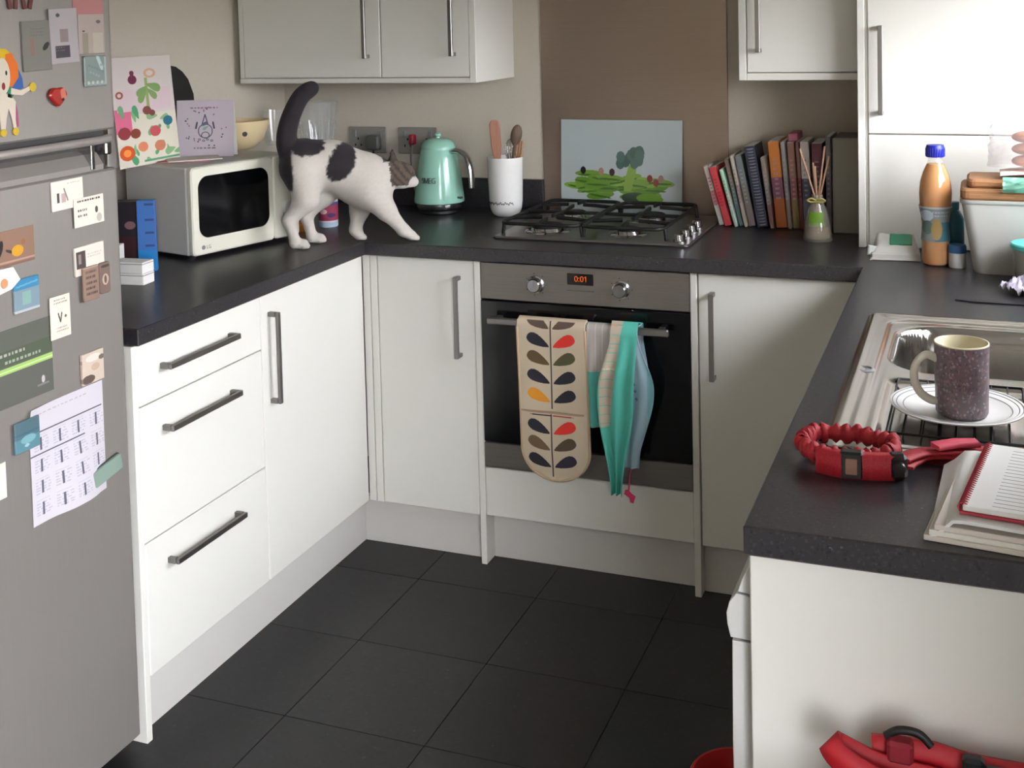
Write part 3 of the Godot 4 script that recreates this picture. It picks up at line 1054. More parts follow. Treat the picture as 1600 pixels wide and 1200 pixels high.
func cat():
	# own axes: x along the body towards the head, y up, z towards the kitchen
	var h := Vector3(0.8211, 0, -0.5708)
	var w := Vector3(0.5708, 0, 0.8211)
	var X := Transform3D(Basis(h, UP, w), Vector3.ZERO)
	var t := thing("cat", "white cat with black patches and raised black tail stepping along the worktop corner", "cat", Vector3(-0.03, WT, 0.06))
	var dy := Vector3(0, WT, 0)
	go = Vector3(-0.225, 0.885, -0.11)
	gc = 0.0045
	gn = Vector3i(int(0.48 / gc), int(0.515 / gc), int(0.22 / gc))
	F.resize(gn.x * gn.y * gn.z)
	F.fill(1.0)
	var B := func(ax: float, ay: float, az: float, bx_: float, by: float, bz: float, ra: float, rb: float, k := 0.03, ws := 1.0):
		field_bone(Vector3(ax, ay, az), Vector3(bx_, by, bz), ra, rb, k, ws)
	# trunk: rump, loin, deep chest
	B.call(-0.100, 1.150, 0, -0.02, 1.135, 0, 0.068, 0.066, 0.03, 1.2)
	B.call(-0.02, 1.135, 0, 0.070, 1.088, 0, 0.066, 0.074, 0.03, 1.2)
	B.call(0.055, 1.090, 0, 0.085, 1.070, 0, 0.072, 0.064, 0.03, 1.2)
	# neck and head, lowered and looking towards the kettle
	B.call(0.085, 1.105, 0, 0.140, 1.104, -0.004, 0.048, 0.033, 0.025)
	B.call(0.160, 1.101, -0.006, 0.178, 1.096, -0.006, 0.040, 0.038, 0.012)
	B.call(0.172, 1.084, 0.012, 0.176, 1.083, 0.010, 0.024, 0.022, 0.012)
	B.call(0.172, 1.084, -0.024, 0.176, 1.083, -0.022, 0.024, 0.022, 0.012)
	B.call(0.196, 1.083, -0.006, 0.214, 1.075, -0.006, 0.021, 0.013, 0.012)
	B.call(0.202, 1.072, 0.003, 0.210, 1.071, 0.001, 0.012, 0.010, 0.006)
	B.call(0.202, 1.072, -0.015, 0.210, 1.071, -0.013, 0.012, 0.010, 0.006)
	# ears: pointed, set apart on top of the skull
	for s in [1, -1]:
		for q in [[0.146, -0.004], [0.155, 0.0], [0.164, 0.002]]:
			B.call(q[0], 1.128 + q[1], -0.006 + s * 0.021, 0.151 + s * -0.006, 1.167, -0.006 + s * 0.030, 0.0095, 0.0026, 0.005)
	# hind legs: thigh, shank with the hock behind, foot
	for s in [[0.0, 0.040], [0.052, -0.036]]:
		var o: float = s[0]
		var z: float = s[1]
		B.call(-0.112 + o * 0.2, 1.125, z * 0.8, -0.100 + o, 1.050, z, 0.056, 0.034, 0.03)
		B.call(-0.100 + o, 1.050, z, -0.150 + o, 0.992, z, 0.032, 0.019, 0.02)
		B.call(-0.150 + o, 0.992, z, -0.136 + o, 0.930, z, 0.0175, 0.0145, 0.014)
		B.call(-0.136 + o, 0.926, z, -0.112 + o, 0.922, z, 0.0145, 0.0150, 0.010)
		for q in [-0.009, 0.0, 0.009]:
			B.call(-0.114 + o, 0.920, z + q, -0.102 + o, 0.918, z + q, 0.0085, 0.0078, 0.004)
	# reaching foreleg and the one under the chest
	B.call(0.080, 1.060, 0.030, 0.122, 1.005, 0.034, 0.046, 0.028, 0.03)
	B.call(0.122, 1.005, 0.034, 0.172, 0.942, 0.030, 0.026, 0.0175, 0.02)
	B.call(0.172, 0.942, 0.030, 0.196, 0.924, 0.028, 0.0165, 0.0150, 0.012)
	for q in [-0.009, 0.0, 0.009]:
		B.call(0.196, 0.922, 0.028 + q, 0.211, 0.9175, 0.028 + q, 0.0090, 0.0080, 0.004)
	B.call(0.070, 1.060, -0.030, 0.056, 1.000, -0.036, 0.044, 0.027, 0.03)
	B.call(0.056, 1.000, -0.036, 0.042, 0.940, -0.036, 0.025, 0.017, 0.02)
	B.call(0.042, 0.940, -0.036, 0.052, 0.924, -0.036, 0.016, 0.0150, 0.012)
	for q in [-0.009, 0.0, 0.009]:
		B.call(0.052, 0.922, -0.036 + q, 0.066, 0.9175, -0.036 + q, 0.0090, 0.0080, 0.004)
	# tail
	var tp := smooth_path([Vector3(-0.134, 1.165, 0.0), Vector3(-0.149, 1.205, 0.003), Vector3(-0.142, 1.255, 0.005), Vector3(-0.124, 1.302, 0.004), Vector3(-0.100, 1.340, 0.0), Vector3(-0.070, 1.359, -0.004)], 4)
	for i in tp.size() - 1:
		var f := float(i) / tp.size()
		field_bone(tp[i], tp[i + 1], lerpf(0.025, 0.0165, f), lerpf(0.025, 0.0165, f + 1.0 / tp.size()), 0.014)
	var nz := FastNoiseLite.new()
	nz.seed = 4
	nz.frequency = 60.0
	var black := Color(0.017, 0.015, 0.017)
	var white := Color(0.56, 0.515, 0.455)
	var brown := Color(0.105, 0.078, 0.055)
	var pink := Color(0.55, 0.33, 0.28)
	var colour := func(p: Vector3) -> Color:
		var n := nz.get_noise_3dv(p) * 0.22
		var fur := white * (1.0 + 0.08 * nz.get_noise_3dv(p * 3.0))
		# tail and the stripe running down behind the thigh; fur edges a few millimetres soft
		if p.y > 1.196 + 0.35 * (p.x + 0.155) and p.x < -0.05 and p.y > 1.19 and (p.y > 1.228 or p.x < -0.118): return black
		var dark := smoothstep(-0.134, -0.141, p.x - n * 0.02) * smoothstep(1.070, 1.080, p.y)
		dark = maxf(dark, smoothstep(1.08, 0.92, blob(p, Vector3(-0.098, 1.206, 0), Vector3(0.056, 0.037, 0.2), -0.1) + n))
		dark = maxf(dark, smoothstep(1.08, 0.92, blob(p, Vector3(0.000, 1.150, 0.03), Vector3(0.037, 0.060, 0.2), -0.55) + n))
		if dark > 0.0: return fur.lerp(black, dark)
		# tabby head with a white muzzle and blaze
		if p.x > 0.120 and p.y > 1.03:
			var muz := blob(p, Vector3(0.212, 1.073, -0.006), Vector3(0.026, 0.020, 0.05), -0.4) + n * 0.5
			if p.x > 0.2225 and p.y > 1.072 and p.y < 1.082 and absf(p.z + 0.006) < 0.006: return pink
			if muz < 1.0: return fur
			if absf(p.z + 0.006) < 0.005 and p.x > 0.18 and p.y < 1.125: return fur
			if p.y < 1.070 + n * 0.02: return fur
			if p.y > 1.140: return brown.lerp(black, 0.5)
			var s := sin(p.x * 300.0 + p.y * 260.0 + p.z * 160.0 + n * 6.0)
			if p.x < 0.138 + n * 0.05: return fur
			return brown if s > -0.3 else brown.lerp(black, 0.65)
		return fur
	var st := SurfaceTool.new()
	st.begin(Mesh.PRIMITIVE_TRIANGLES)
	surface_net(st, X, colour)
	var m := mat(Color.WHITE, 0.9)
	m.vertex_color_use_as_albedo = true
	m.rim_enabled = true
	m.rim = 0.15
	var o := MeshInstance3D.new()
	o.mesh = st.commit()
	o.material_override = m
	o.name = "body"
	t.add_child(o, true)
	o.position = Vector3(0, -WT, 0)
	for s in [1, -1]:
		var e := mb()
		var c := X * Vector3(0.2015, 1.104, -0.006 + s * 0.019) - dy
		lathe(e, [Vector2(0, -0.008), Vector2(0.0056, -0.0056), Vector2(0.008, 0), Vector2(0.0056, 0.0056), Vector2(0, 0.008)], 14, Transform3D(Basis(), c))
		ob("eye", e, mat(Color(0.32, 0.36, 0.10), 0.08), t)
	F.resize(0)

# ---------------------------------------------------------------- left counter
func slab(called: String, w: float, h: float, t: float, m: Material, parent: Node, X := Transform3D(), r := 0.0) -> MeshInstance3D:
	# a card or block standing on its base centre, its printed face towards +z
	var st := mb()
	uvr = Rect2(-w / 2, 0, w, h)
	if r > 0.0: prism(st, rrect(w, h, r), -t / 2, t / 2, Transform3D(Basis(), Vector3(0, h / 2, 0)), minf(t * 0.2, 0.001))
	else: bx(st, Vector3(0, h / 2, 0), Vector3(w, h, t), minf(t * 0.2, 0.001))
	if r > 0.0:
		# prism adds its own offset through X; the print is laid in the card's plane
		pass
	var o := ob(called, st, m, parent)
	o.transform = X
	return o

func left_counter():
	# microwave, turned a little towards the room
	var yaw := atan2(0.2878, 0.0742) # face runs along this direction
	var a := Vector3(-0.302, WT, 0.386)
	var along := Vector3(0.0742, 0, -0.285).normalized()
	var wd := 0.395
	var dp := 0.285
	var t := thing("microwave", "white microwave oven with dark curved window, beside the blue carton", "microwave", a + along * wd / 2 - Vector3(along.z * -1.0, 0, along.x).normalized() * 0.0)
	t.rotation.y = atan2(-along.z, along.x)
	# own axes: x along the face, z out of it
	var hh := 0.252
	var shell := mat(Color(0.76, 0.755, 0.74), 0.4)
	var mw := mat(Color(0.88, 0.87, 0.80), 0.4)
	var st := mb()
	bx2(st, Vector3(-wd / 2, 0.012, -dp), Vector3(wd / 2, hh, -0.022), 0.004)
	ob("casing", st, shell, t)
	st = mb()
	for fx in [-1, 1]:
		for fz in [-0.05, -dp + 0.03]:
			lathe(st, [Vector2(0, 0), Vector2(0.014, 0), Vector2(0.016, 0.012)], 12, Transform3D(Basis(), Vector3(fx * (wd / 2 - 0.03), 0, fz)))
	ob("foot", st, M.black, t)
	var dw := 0.295
	st = mb()
	prism(st, rrect(dw, hh - 0.012, 0.012), -0.021, 0.0, Transform3D(Basis(), Vector3(-wd / 2 + dw / 2, 0.012 + (hh - 0.012) / 2, 0)), 0.004)
	var door := ob("door", st, mw, t)
	st = mb()
	var pl := PackedVector2Array()
	# window: straight top, rounded lower corners and a slightly bowed outline
	var x0 := -wd / 2 + 0.022
	var x1 := -wd / 2 + dw - 0.020
	for q in rrect(x1 - x0, 0.165, 0.030, 6):
		pl.append(Vector2(q.x + (x0 + x1) / 2, q.y + 0.142 + 0.006 * cos(q.x / (x1 - x0) * PI) * signf(q.y)))
	prism(st, pl, -0.002, 0.0018, Transform3D(), 0.0008)
	ob("window", st, M.gloss_black, door)
	lettering("lettering", "LG", 0.010, 0.0006, M.grey, door, Transform3D(Basis(), Vector3(-wd / 2 + 0.052, 0.032, 0.0004)))
	st = mb()
	lathe(st, [Vector2(0.006, 0), Vector2(0.006, 0.0006), Vector2(0, 0.0006)], 20, Transform3D(Basis(Vector3(1, 0, 0), Vector3(0, 0, 1), Vector3(0, -1, 0)), Vector3(-wd / 2 + 0.034, 0.0325, 0)))
	ob("logo", st, M.grey, door)
	st = mb()
	prism(st, rrect(wd - dw - 0.002, hh - 0.012, 0.010), -0.021, -0.001, Transform3D(Basis(), Vector3(wd / 2 - (wd - dw) / 2 + 0.001, 0.012 + (hh - 0.012) / 2, 0)), 0.004)
	var cp := ob("control_panel", st, mw, t)
	for k in 2:
		st = mb()
		lathe(st, [Vector2(0.021, 0), Vector2(0.019, 0.014), Vector2(0, 0.016)], 20, Transform3D(Basis(Vector3(1, 0, 0), Vector3(0, 0, 1), Vector3(0, -1, 0)), Vector3(wd / 2 - 0.05, 0.10 + 0.09 * k, -0.001)))
		ob("knob", st, M.white, cp)
	var top := WT + hh
	# child-drawn floral card behind the fridge edge
	var p := Pic.new(192, 256, Color(0.83, 0.79, 0.77))
	var r := RandomNumberGenerator.new()
	r.seed = 6
	p.rect(0, 0.53, 1, 0.47, Color(0.86, 0.83, 0.76))
	p.rect(0.0, 0.47, 0.26, 0.22, Color(0.85, 0.42, 0.55))
	p.rect(0.05, 0.3, 0.9, 0.2, Color(0.84, 0.76, 0.77))
	p.ell(0.33, 0.21, 0.07, 0.055, Color(0.42, 0.15, 0.25))
	p.leaf(0.33, 0.2, 0.1, 0.5, Color(0.45, 0.18, 0.28), -PI / 2)
	p.ell(0.10, 0.34, 0.06, 0.045, Color(0.60, 0.36, 0.24), 0.0, 0.5)
	p.ell(0.62, 0.16, 0.10, 0.06, Color(0.82, 0.66, 0.52), 0.0, 0.55)
	p.line(0.55, 0.22, 0.55, 0.46, 0.05, Color(0.58, 0.66, 0.38))
	for q in [[0.55, 0.28, 0.2, 2.6], [0.55, 0.26, 0.24, 0.3], [0.55, 0.30, 0.2, 0.7], [0.55, 0.30, 0.22, 2.3]]:
		p.leaf(q[0], q[1], q[2], 0.32, Color(0.50, 0.62, 0.38), q[3])
	for i in 18:
		var g := Color(0.30, 0.60, 0.42).lerp(Color(0.55, 0.70, 0.50), r.randf())
		p.leaf(r.randf_range(0.05, 0.95), r.randf_range(0.55, 0.97), r.randf_range(0.08, 0.2), 0.35, g, r.randf() * TAU)
	for q in [[0.52, 0.50, 0.07, Color(0.50, 0.27, 0.25)], [0.60, 0.53, 0.05, Color(0.48, 0.26, 0.24)], [0.62, 0.70, 0.09, Color(0.75, 0.32, 0.33)], [0.85, 0.62, 0.08, Color(0.15, 0.42, 0.50)], [0.14, 0.87, 0.12, Color(0.78, 0.33, 0.14)], [0.40, 0.83, 0.08, Color(0.85, 0.52, 0.38)], [0.68, 0.84, 0.09, Color(0.78, 0.48, 0.36)], [0.12, 0.69, 0.10, Color(0.55, 0.20, 0.22)], [0.30, 0.70, 0.08, Color(0.50, 0.24, 0.16)]]:
		p.ell(q[0], q[1], q[2], q[2] * 0.75, q[3])
	p.ell(0.14, 0.87, 0.06, 0.045, Color(0.93, 0.55, 0.25))
	p.rect(0.4, 0.955, 0.6, 0.02, Color(0.35, 0.60, 0.45))
	var fc := thing("greeting_card", "tall floral child-drawn card standing on the microwave, partly behind the fridge", "card", Vector3(-0.500, top + 0.0, 0.312), PI / 2)
	slab("card_front", 0.262, 0.302, 0.002, mat(Color.WHITE, 0.8, 0.0, p.tex()), fc, Transform3D(Basis(Vector3.RIGHT, -0.08), Vector3(0, 0.0002, 0.012)))
	slab("card_back", 0.262, 0.30, 0.0015, M.paper, fc, Transform3D(Basis(Vector3.RIGHT, 0.06), Vector3(0, 0.0, -0.03)))
	# black curved panel behind it
	st = mb()
	var cv := PackedVector2Array([Vector2(-0.065, 0), Vector2(0.070, 0), Vector2(0.066, 0.175), Vector2(0.045, 0.222), Vector2(0.02, 0.246), Vector2(-0.01, 0.262), Vector2(-0.045, 0.268), Vector2(-0.065, 0.266)])
	prism(st, cv, -0.004, 0.004, Transform3D(), 0.0015)
	var bc := ob("black_board", st, mat(Color(0.05, 0.055, 0.055), 0.45))
	bc.transform = Transform3D(Basis(UP, PI / 2) * Basis(Vector3.RIGHT, -0.05), Vector3(-0.56, top, 0.065))
	tag(bc, "black board with a curved corner standing between the floral card and unicorn card", "board")
	# unicorn card
	p = Pic.new(192, 192, Color(0.82, 0.775, 0.81))
	var ink := Color(0.33, 0.31, 0.40)
	for i in 26:
		var an := r.randf() * TAU
		var q := Vector2(0.5 + cos(an) * r.randf_range(0.28, 0.40), 0.48 + sin(an) * r.randf_range(0.26, 0.38))
		p.ell(q.x, q.y, 0.014, 0.014, [ink, Color(0.72, 0.45, 0.60), Color(0.5, 0.47, 0.55)][i % 3])
	p.ell(0.50, 0.55, 0.13, 0.13, ink, 0.0, 0.88)
	p.ell(0.50, 0.62, 0.075, 0.06, ink, 0.0, 0.8)
	p.line(0.5, 0.26, 0.45, 0.43, 0.02, ink)
	p.line(0.5, 0.26, 0.55, 0.43, 0.02, ink)
	p.leaf(0.42, 0.46, 0.14, 0.3, Color(0.40, 0.42, 0.52), -0.5)
	p.leaf(0.56, 0.46, 0.12, 0.3, Color(0.55, 0.72, 0.68), 2.6)
	p.line(0.36, 0.40, 0.34, 0.5, 0.03, ink)
	p.line(0.64, 0.40, 0.66, 0.5, 0.03, ink)
	for k in 4: p.ell(0.40 + 0.07 * k, 0.70 + 0.02 * (k % 2), 0.025, 0.02, ink, 0.0, 0.5)
	p.words(0.24, 0.13, 0.52, 0.06, 1, Color(0.65, 0.48, 0.62), 3)
	p.words(0.30, 0.84, 0.42, 0.06, 1, Color(0.55, 0.5, 0.58), 4)
	var uc := thing("greeting_card", "square lilac-white card with a small line-drawn pony, in front on the microwave", "card", Vector3(-0.442, top, 0.115), 0.30)
	slab("card_front", 0.170, 0.165, 0.0015, mat(Color.WHITE, 0.75, 0.0, p.tex()), uc, Transform3D(Basis(Vector3.RIGHT, -0.10), Vector3(0, 0.0005, 0.015)))
	slab("card_back", 0.170, 0.163, 0.0015, M.paper, uc, Transform3D(Basis(Vector3.RIGHT, 0.12), Vector3(0, 0.0005, -0.024)))
	# loose leaflets lying under the cards
	for k in 2:
		st = mb()
		bx(st, Vector3.ZERO, Vector3(0.15, 0.003, 0.10), 0.0008)
		var lf := ob("leaflet", st, mat([Color(0.72, 0.48, 0.50), Color(0.85, 0.82, 0.78)][k], 0.7))
		lf.transform = Transform3D(Basis(UP, 0.5 + 0.25 * k), Vector3(-0.435 + 0.018 * k, top + 0.0018 + 0.0031 * k, 0.225 - 0.01 * k))
		tag(lf, ["pinkish leaflet lying flat on the microwave under the lilac card", "off-white leaflet lying on top of the pinkish one on the microwave"][k], "leaflet")
	# cream bowl with a dark dot
	t = thing("bowl", "cream bowl with a dark dot on the microwave, right of the lilac card", "bowl", Vector3(-0.455, top, -0.075))
	st = mb()
	lathe(st, [Vector2(0, 0.003), Vector2(0.035, 0.0), Vector2(0.045, 0.004), Vector2(0.072, 0.03), Vector2(0.088, 0.07), Vector2(0.092, 0.088), Vector2(0.088, 0.089), Vector2(0.083, 0.07), Vector2(0.065, 0.032), Vector2(0.04, 0.012), Vector2(0, 0.010)], 40)
	ob("bowl_body", st, mat(Color(0.84, 0.76, 0.60), 0.35), t)
	st = mb()
	var dn := Vector3(0.70, 0, 0.71).normalized()
	lathe(st, [Vector2(0.008, 0), Vector2(0.007, 0.002), Vector2(0, 0.0025)], 16, Transform3D(Basis(Vector3(dn.z, 0, -dn.x), dn, Vector3(0, -1, 0)), dn * 0.0818 + Vector3(0, 0.052, 0)))
	ob("painted_dot", st, M.black, t)
	# glass behind the cat's tail
	t = thing("glass_tumbler", "clear glass tumbler on the microwave just left of the cat's tail", "glass", Vector3(-0.36, top, -0.0))
	t.position = Vector3(-0.405, top, -0.195)
	st = mb()
	lathe(st, [Vector2(0, 0), Vector2(0.026, 0), Vector2(0.029, 0.004), Vector2(0.036, 0.11), Vector2(0.034, 0.11), Vector2(0.0275, 0.010), Vector2(0, 0.009)], 32)
	ob("tumbler", st, M.clear, t)
	t = thing("glass_vase", "flared clear cut-glass vase behind the cat's raised tail", "vase", Vector3(-0.375, WT, -0.40))
	st = mb()
	var prof := [Vector2(0, 0), Vector2(0.045, 0), Vector2(0.048, 0.006), Vector2(0.040, 0.05), Vector2(0.042, 0.15), Vector2(0.052, 0.26), Vector2(0.072, 0.372), Vector2(0.069, 0.374), Vector2(0.049, 0.26), Vector2(0.039, 0.15), Vector2(0.037, 0.05), Vector2(0.03, 0.016), Vector2(0, 0.015)]
	lathe(st, prof, 36)
	ob("vase_body", st, M.clear, t)
	st = mb()
	for k in 14:
		var an := TAU * k / 14
		var q := Vector3(cos(an), 0, sin(an))
		tube(st, [q * 0.0425 + UP * 0.10, q * 0.0435 + UP * 0.15, q * 0.0525 + UP * 0.25, q * 0.062 + UP * 0.31], 0.0022, 6)
	ob("cut_ribs", st, glass(Color(0.95, 0.97, 0.97), 0.16), t)
	# boxes between microwave and fridge
	p = Pic.new(64, 192, Color(0.23, 0.42, 0.68))
	p.rect(0, 0.70, 1, 0.3, Color(0.10, 0.48, 0.74))
	for y in [0.04, 0.26, 0.44, 0.62]: p.rect(0.45, y, 0.5, 0.035, Color(0.16, 0.27, 0.48))
	p.ell(0.5, 0.86, 0.16, 0.05, Color(0.55, 0.78, 0.90))
	var cb := thing("carton", "tall blue carton standing against the microwave's side", "carton", Vector3(-0.350, WT, 0.515), 0.45)
	slab("carton_box", 0.046, 0.185, 0.022, mat(Color.WHITE, 0.45, 0.0, p.tex()), cb)
	st = mb()
	bx(st, Vector3(0, 0.1855, 0), Vector3(0.044, 0.002, 0.020), 0.0005)
	ob("carton_flap", st, mat(Color(0.18, 0.40, 0.55), 0.5), cb)
	p = Pic.new(64, 128, Color(0.13, 0.10, 0.14))
	p.rect(0, 0.52, 1, 0.3, Color(0.25, 0.09, 0.11))
	p.ell(0.75, 0.35, 0.18, 0.12, Color(0.58, 0.42, 0.45))
	p.rect(0.1, 0.85, 0.8, 0.05, Color(0.2, 0.3, 0.3))
	cb = thing("carton", "dark wine-coloured carton between the blue carton and the fridge edge", "carton", Vector3(-0.435, WT, 0.50), 0.45)
	slab("carton_box", 0.080, 0.178, 0.05, mat(Color.WHITE, 0.4, 0.0, p.tex()), cb)
	cb = thing("carton", "narrow white carton standing in front of the dark one by the fridge", "carton", Vector3(-0.400, WT, 0.585), 0.35)
	slab("carton_box", 0.034, 0.078, 0.05, M.paper, cb)
	for k in 2:
		cb = thing("small_box", ["lower of two flat white boxes stacked beside the fridge edge", "upper of two flat white boxes stacked beside the fridge edge"][k], "box", Vector3(-0.292, WT + 0.0286 * k, 0.650), 0.12 - 0.03 * k, "flat white boxes by the fridge")
		st = mb()
		bx(st, Vector3(0, 0.014, 0), Vector3(0.090, 0.0278, 0.05), 0.0012)
		ob("box_body", st, M.paper, cb)
		st = mb()
		bx(st, Vector3(0, 0.0235, 0), Vector3(0.0908, 0.0016, 0.0508), 0.0003)
		ob("lid_edge", st, M.grey, cb)
	# tub and jar seen between the cat's legs
	p = Pic.new(64, 96, Color(0.85, 0.85, 0.86))
	p.rect(0, 0.3, 1, 0.5, Color(0.62, 0.25, 0.36))
	p.rect(0, 0.22, 1, 0.1, Color(0.35, 0.32, 0.48))
	p.ell(0.3, 0.5, 0.2, 0.12, Color(0.90, 0.75, 0.78))
	p.ell(0.7, 0.62, 0.2, 0.1, Color(0.30, 0.20, 0.38))
	p.rect(0, 0.85, 1, 0.15, Color(0.70, 0.78, 0.85))
	t = thing("tub", "small pink and blue labelled tub seen between the cat's legs", "tub", Vector3(-0.222, WT, -0.195), 0.4)
	st = mb()
	uvr = Rect2(-0.032, 0, 0.064, 0.10)
	lathe(st, [Vector2(0, 0), Vector2(0.028, 0), Vector2(0.03, 0.003), Vector2(0.0315, 0.09), Vector2(0, 0.09)], 28)
	ob("tub_body", st, mat(Color.WHITE, 0.4, 0.0, p.tex()), t)
	st = mb()
	lathe(st, [Vector2(0.0325, 0.088), Vector2(0.0325, 0.101), Vector2(0.03, 0.103), Vector2(0, 0.103)], 28)
	ob("lid", st, M.white, t)
	t = thing("jar", "small amber jar behind the cat's hind legs", "jar", Vector3(-0.262, WT, -0.085))
	st = mb()
	lathe(st, [Vector2(0, 0), Vector2(0.02, 0), Vector2(0.023, 0.004), Vector2(0.023, 0.055), Vector2(0.018, 0.063), Vector2(0, 0.063)], 24)
	ob("jar_body", st, mat(Color(0.55, 0.33, 0.12), 0.15), t)
	st = mb()
	lathe(st, [Vector2(0.0195, 0.0625), Vector2(0.0195, 0.076), Vector2(0.018, 0.078), Vector2(0, 0.078)], 24)
	ob("lid", st, mat(Color(0.75, 0.42, 0.15), 0.4), t)

# ---------------------------------------------------------------- back counter
func back_counter():
	kettle()
	# utensil pot
	var t := thing("utensil_pot", "white ceramic utensil pot with a line of dark script, beside the kettle", "pot", Vector3(0.252, WT, -0.505))
	var st := mb()
	lathe(st, [Vector2(0, 0.001), Vector2(0.032, 0.0), Vector2(0.044, 0.008), Vector2(0.051, 0.025), Vector2(0.054, 0.05), Vector2(0.058, 0.186), Vector2(0.0575, 0.190), Vector2(0.055, 0.190), Vector2(0.054, 0.186), Vector2(0.050, 0.05), Vector2(0.045, 0.025), Vector2(0.03, 0.012), Vector2(0, 0.011)], 48)
	ob("pot_body", st, M.white_ceramic, t)
	st = mb()
	var path := []
	for k in 60:
		var a := lerpf(2.55, 0.75, k / 59.0)
		var yy := 0.046 + 0.0032 * sin(k * 1.35) + 0.0024 * sin(k * 0.61)
		var rad := lerpf(0.0535, 0.0545, (yy - 0.04) / 0.02)
		path.append(Vector3(cos(a) * rad, yy, sin(a) * rad))
	tube(st, path, 0.0011, 5)
	ob("script_line", st, M.black, t)
	var base := Vector3(0.252, WT + 0.016, -0.505)
	# pale wooden spatula
	var u := thing("wooden_spatula", "pinkish wooden spatula leaning left in the white pot", "spatula", base + Vector3(-0.012, 0, 0.005))
	st = mb()
	var Xs := Transform3D(Basis(Vector3.BACK, 0.07) * Basis(UP, 0.25), Vector3.ZERO)
	prism(st, PackedVector2Array([Vector2(-0.009, 0), Vector2(0.009, 0), Vector2(0.011, 0.17), Vector2(0.0165, 0.21), Vector2(0.016, 0.285), Vector2(0.008, 0.293), Vector2(-0.009, 0.293), Vector2(-0.0165, 0.282), Vector2(-0.0165, 0.21), Vector2(-0.011, 0.17)]), -0.004, 0.004, Xs, 0.002)
	ob("blade", st, tiled(mat(Color.WHITE, 0.6), brushed(Color(0.66, 0.47, 0.38), 0.08, false, 128, 41), 6.0), u)
	# dark spoon
	u = thing("wooden_spoon", "dark brown wooden spoon with oval bowl leaning right in the white pot", "spoon", base + Vector3(0.006, 0, 0.012))
	st = mb()
	var dk := tiled(mat(Color.WHITE, 0.55), brushed(Color(0.36, 0.28, 0.21), 0.15, false, 128, 42), 6.0)
	var dir := Vector3(0.155, 1, 0.0).normalized()
	tube(st, [Vector3.ZERO, dir * 0.12, dir * 0.225], 0.0055, 8)
	ob("handle", st, dk, u)
	st = mb()
	var Xb := Transform3D(Basis(Vector3.BACK, -0.20) * Basis(UP, 0.45), dir * 0.215)
	var pr := []
	for k in 13:
		var a := PI * k / 12.0
		pr.append(Vector2(0.0185 * sin(a), 0.034 - 0.034 * cos(a)))
	lathe(st, pr, 20, Xb * Transform3D(Basis().scaled(Vector3(1, 1, 0.42)), Vector3.ZERO))
	ob("bowl", st, dk, u)
	# whisk and a fork
	u = thing("whisk", "steel balloon whisk standing low in the white pot", "whisk", base + Vector3(0.012, 0, -0.018))
	st = mb()
	for k in 5:
		var a := PI * k / 5.0
		var loop := []
		for j in 13:
			var b := PI * j / 12.0 * 2.0 - PI
			loop.append(Vector3(0.016 * sin(b) * cos(a), 0.195 + 0.035 * cos(b), 0.016 * sin(b) * sin(a)))
		tube(st, loop, 0.0009, 5)
	ob("wires", st, M.chrome, u)
	st = mb()
	tube(st, [Vector3(0, 0, 0), Vector3(0, 0.165, 0)], 0.006, 8)
	ob("handle", st, mat(Color(0.35, 0.22, 0.18), 0.5), u)
	u = thing("wooden_fork", "light wooden fork rising at the back right of the white pot", "fork", base + Vector3(0.020, 0, -0.014))
	st = mb()
	dir = Vector3(0.10, 1, -0.05).normalized()
	tube(st, [Vector3.ZERO, dir * 0.17], 0.0048, 8)
	ob("handle", st, M.wood, u)
	st = mb()
	for k in 3:
		var o := Vector3((k - 1) * 0.009, 0, 0)
		tube(st, [dir * 0.165 + o * 0.4, dir * 0.185 + o, dir * 0.225 + o], 0.0035, 6)
	ob("tines", st, M.wood, u)
	# glass worktop saver with printed vegetables
	var p := Pic.new(320, 240, Color(0.70, 0.735, 0.73))
	var r := RandomNumberGenerator.new()
	r.seed = 17
	for i in 34:
		var f := i / 34.0
		var y := 0.80 - 0.22 * f * 0.9 + r.randf_range(-0.05, 0.05)
		var x := r.randf_range(0.14, 0.86)
		y = clampf(y, 0.62, 0.88)
		if x < 0.3: y -= 0.06
		if x > 0.6: y += 0.04
		p.ell(x, y, r.randf_range(0.07, 0.14), r.randf_range(0.025, 0.045), Color(0.34, 0.50, 0.16).lerp(Color(0.52, 0.66, 0.28), r.randf()), r.randf_range(-0.35, 0.35))
		p.ell(x, y + 0.014, 0.09, 0.008, Color(0.25, 0.38, 0.14), r.randf_range(-0.2, 0.2))
	p.ell(0.64, 0.84, 0.13, 0.05, Color(0.22, 0.28, 0.22), 0.1)
	p.ell(0.74, 0.83, 0.11, 0.04, Color(0.42, 0.58, 0.22), 0.05)
	p.line(0.56, 0.72, 0.60, 0.52, 0.06, Color(0.50, 0.62, 0.28))
	for i in 16:
		p.ell(0.58 + r.randf_range(-0.085, 0.085), 0.40 + r.randf_range(-0.07, 0.07), 0.035, 0.045, Color(0.22, 0.31, 0.29).lerp(Color(0.32, 0.43, 0.39), r.randf()))
	for q in [[0.19, 0.545, Color(0.12, 0.12, 0.12)], [0.43, 0.56, Color(0.22, 0.15, 0.13)], [0.34, 0.55, Color(0.62, 0.48, 0.42)], [0.74, 0.62, Color(0.45, 0.15, 0.15)], [0.79, 0.66, Color(0.50, 0.20, 0.20)], [0.83, 0.62, Color(0.60, 0.45, 0.42)]]:
		p.ell(q[0], q[1], 0.022, 0.03, q[2])
	var bd := thing("worktop_saver", "pale glass board printed with green vegetables, leaning behind the hob", "board", Vector3(0.601, WT, -0.618))
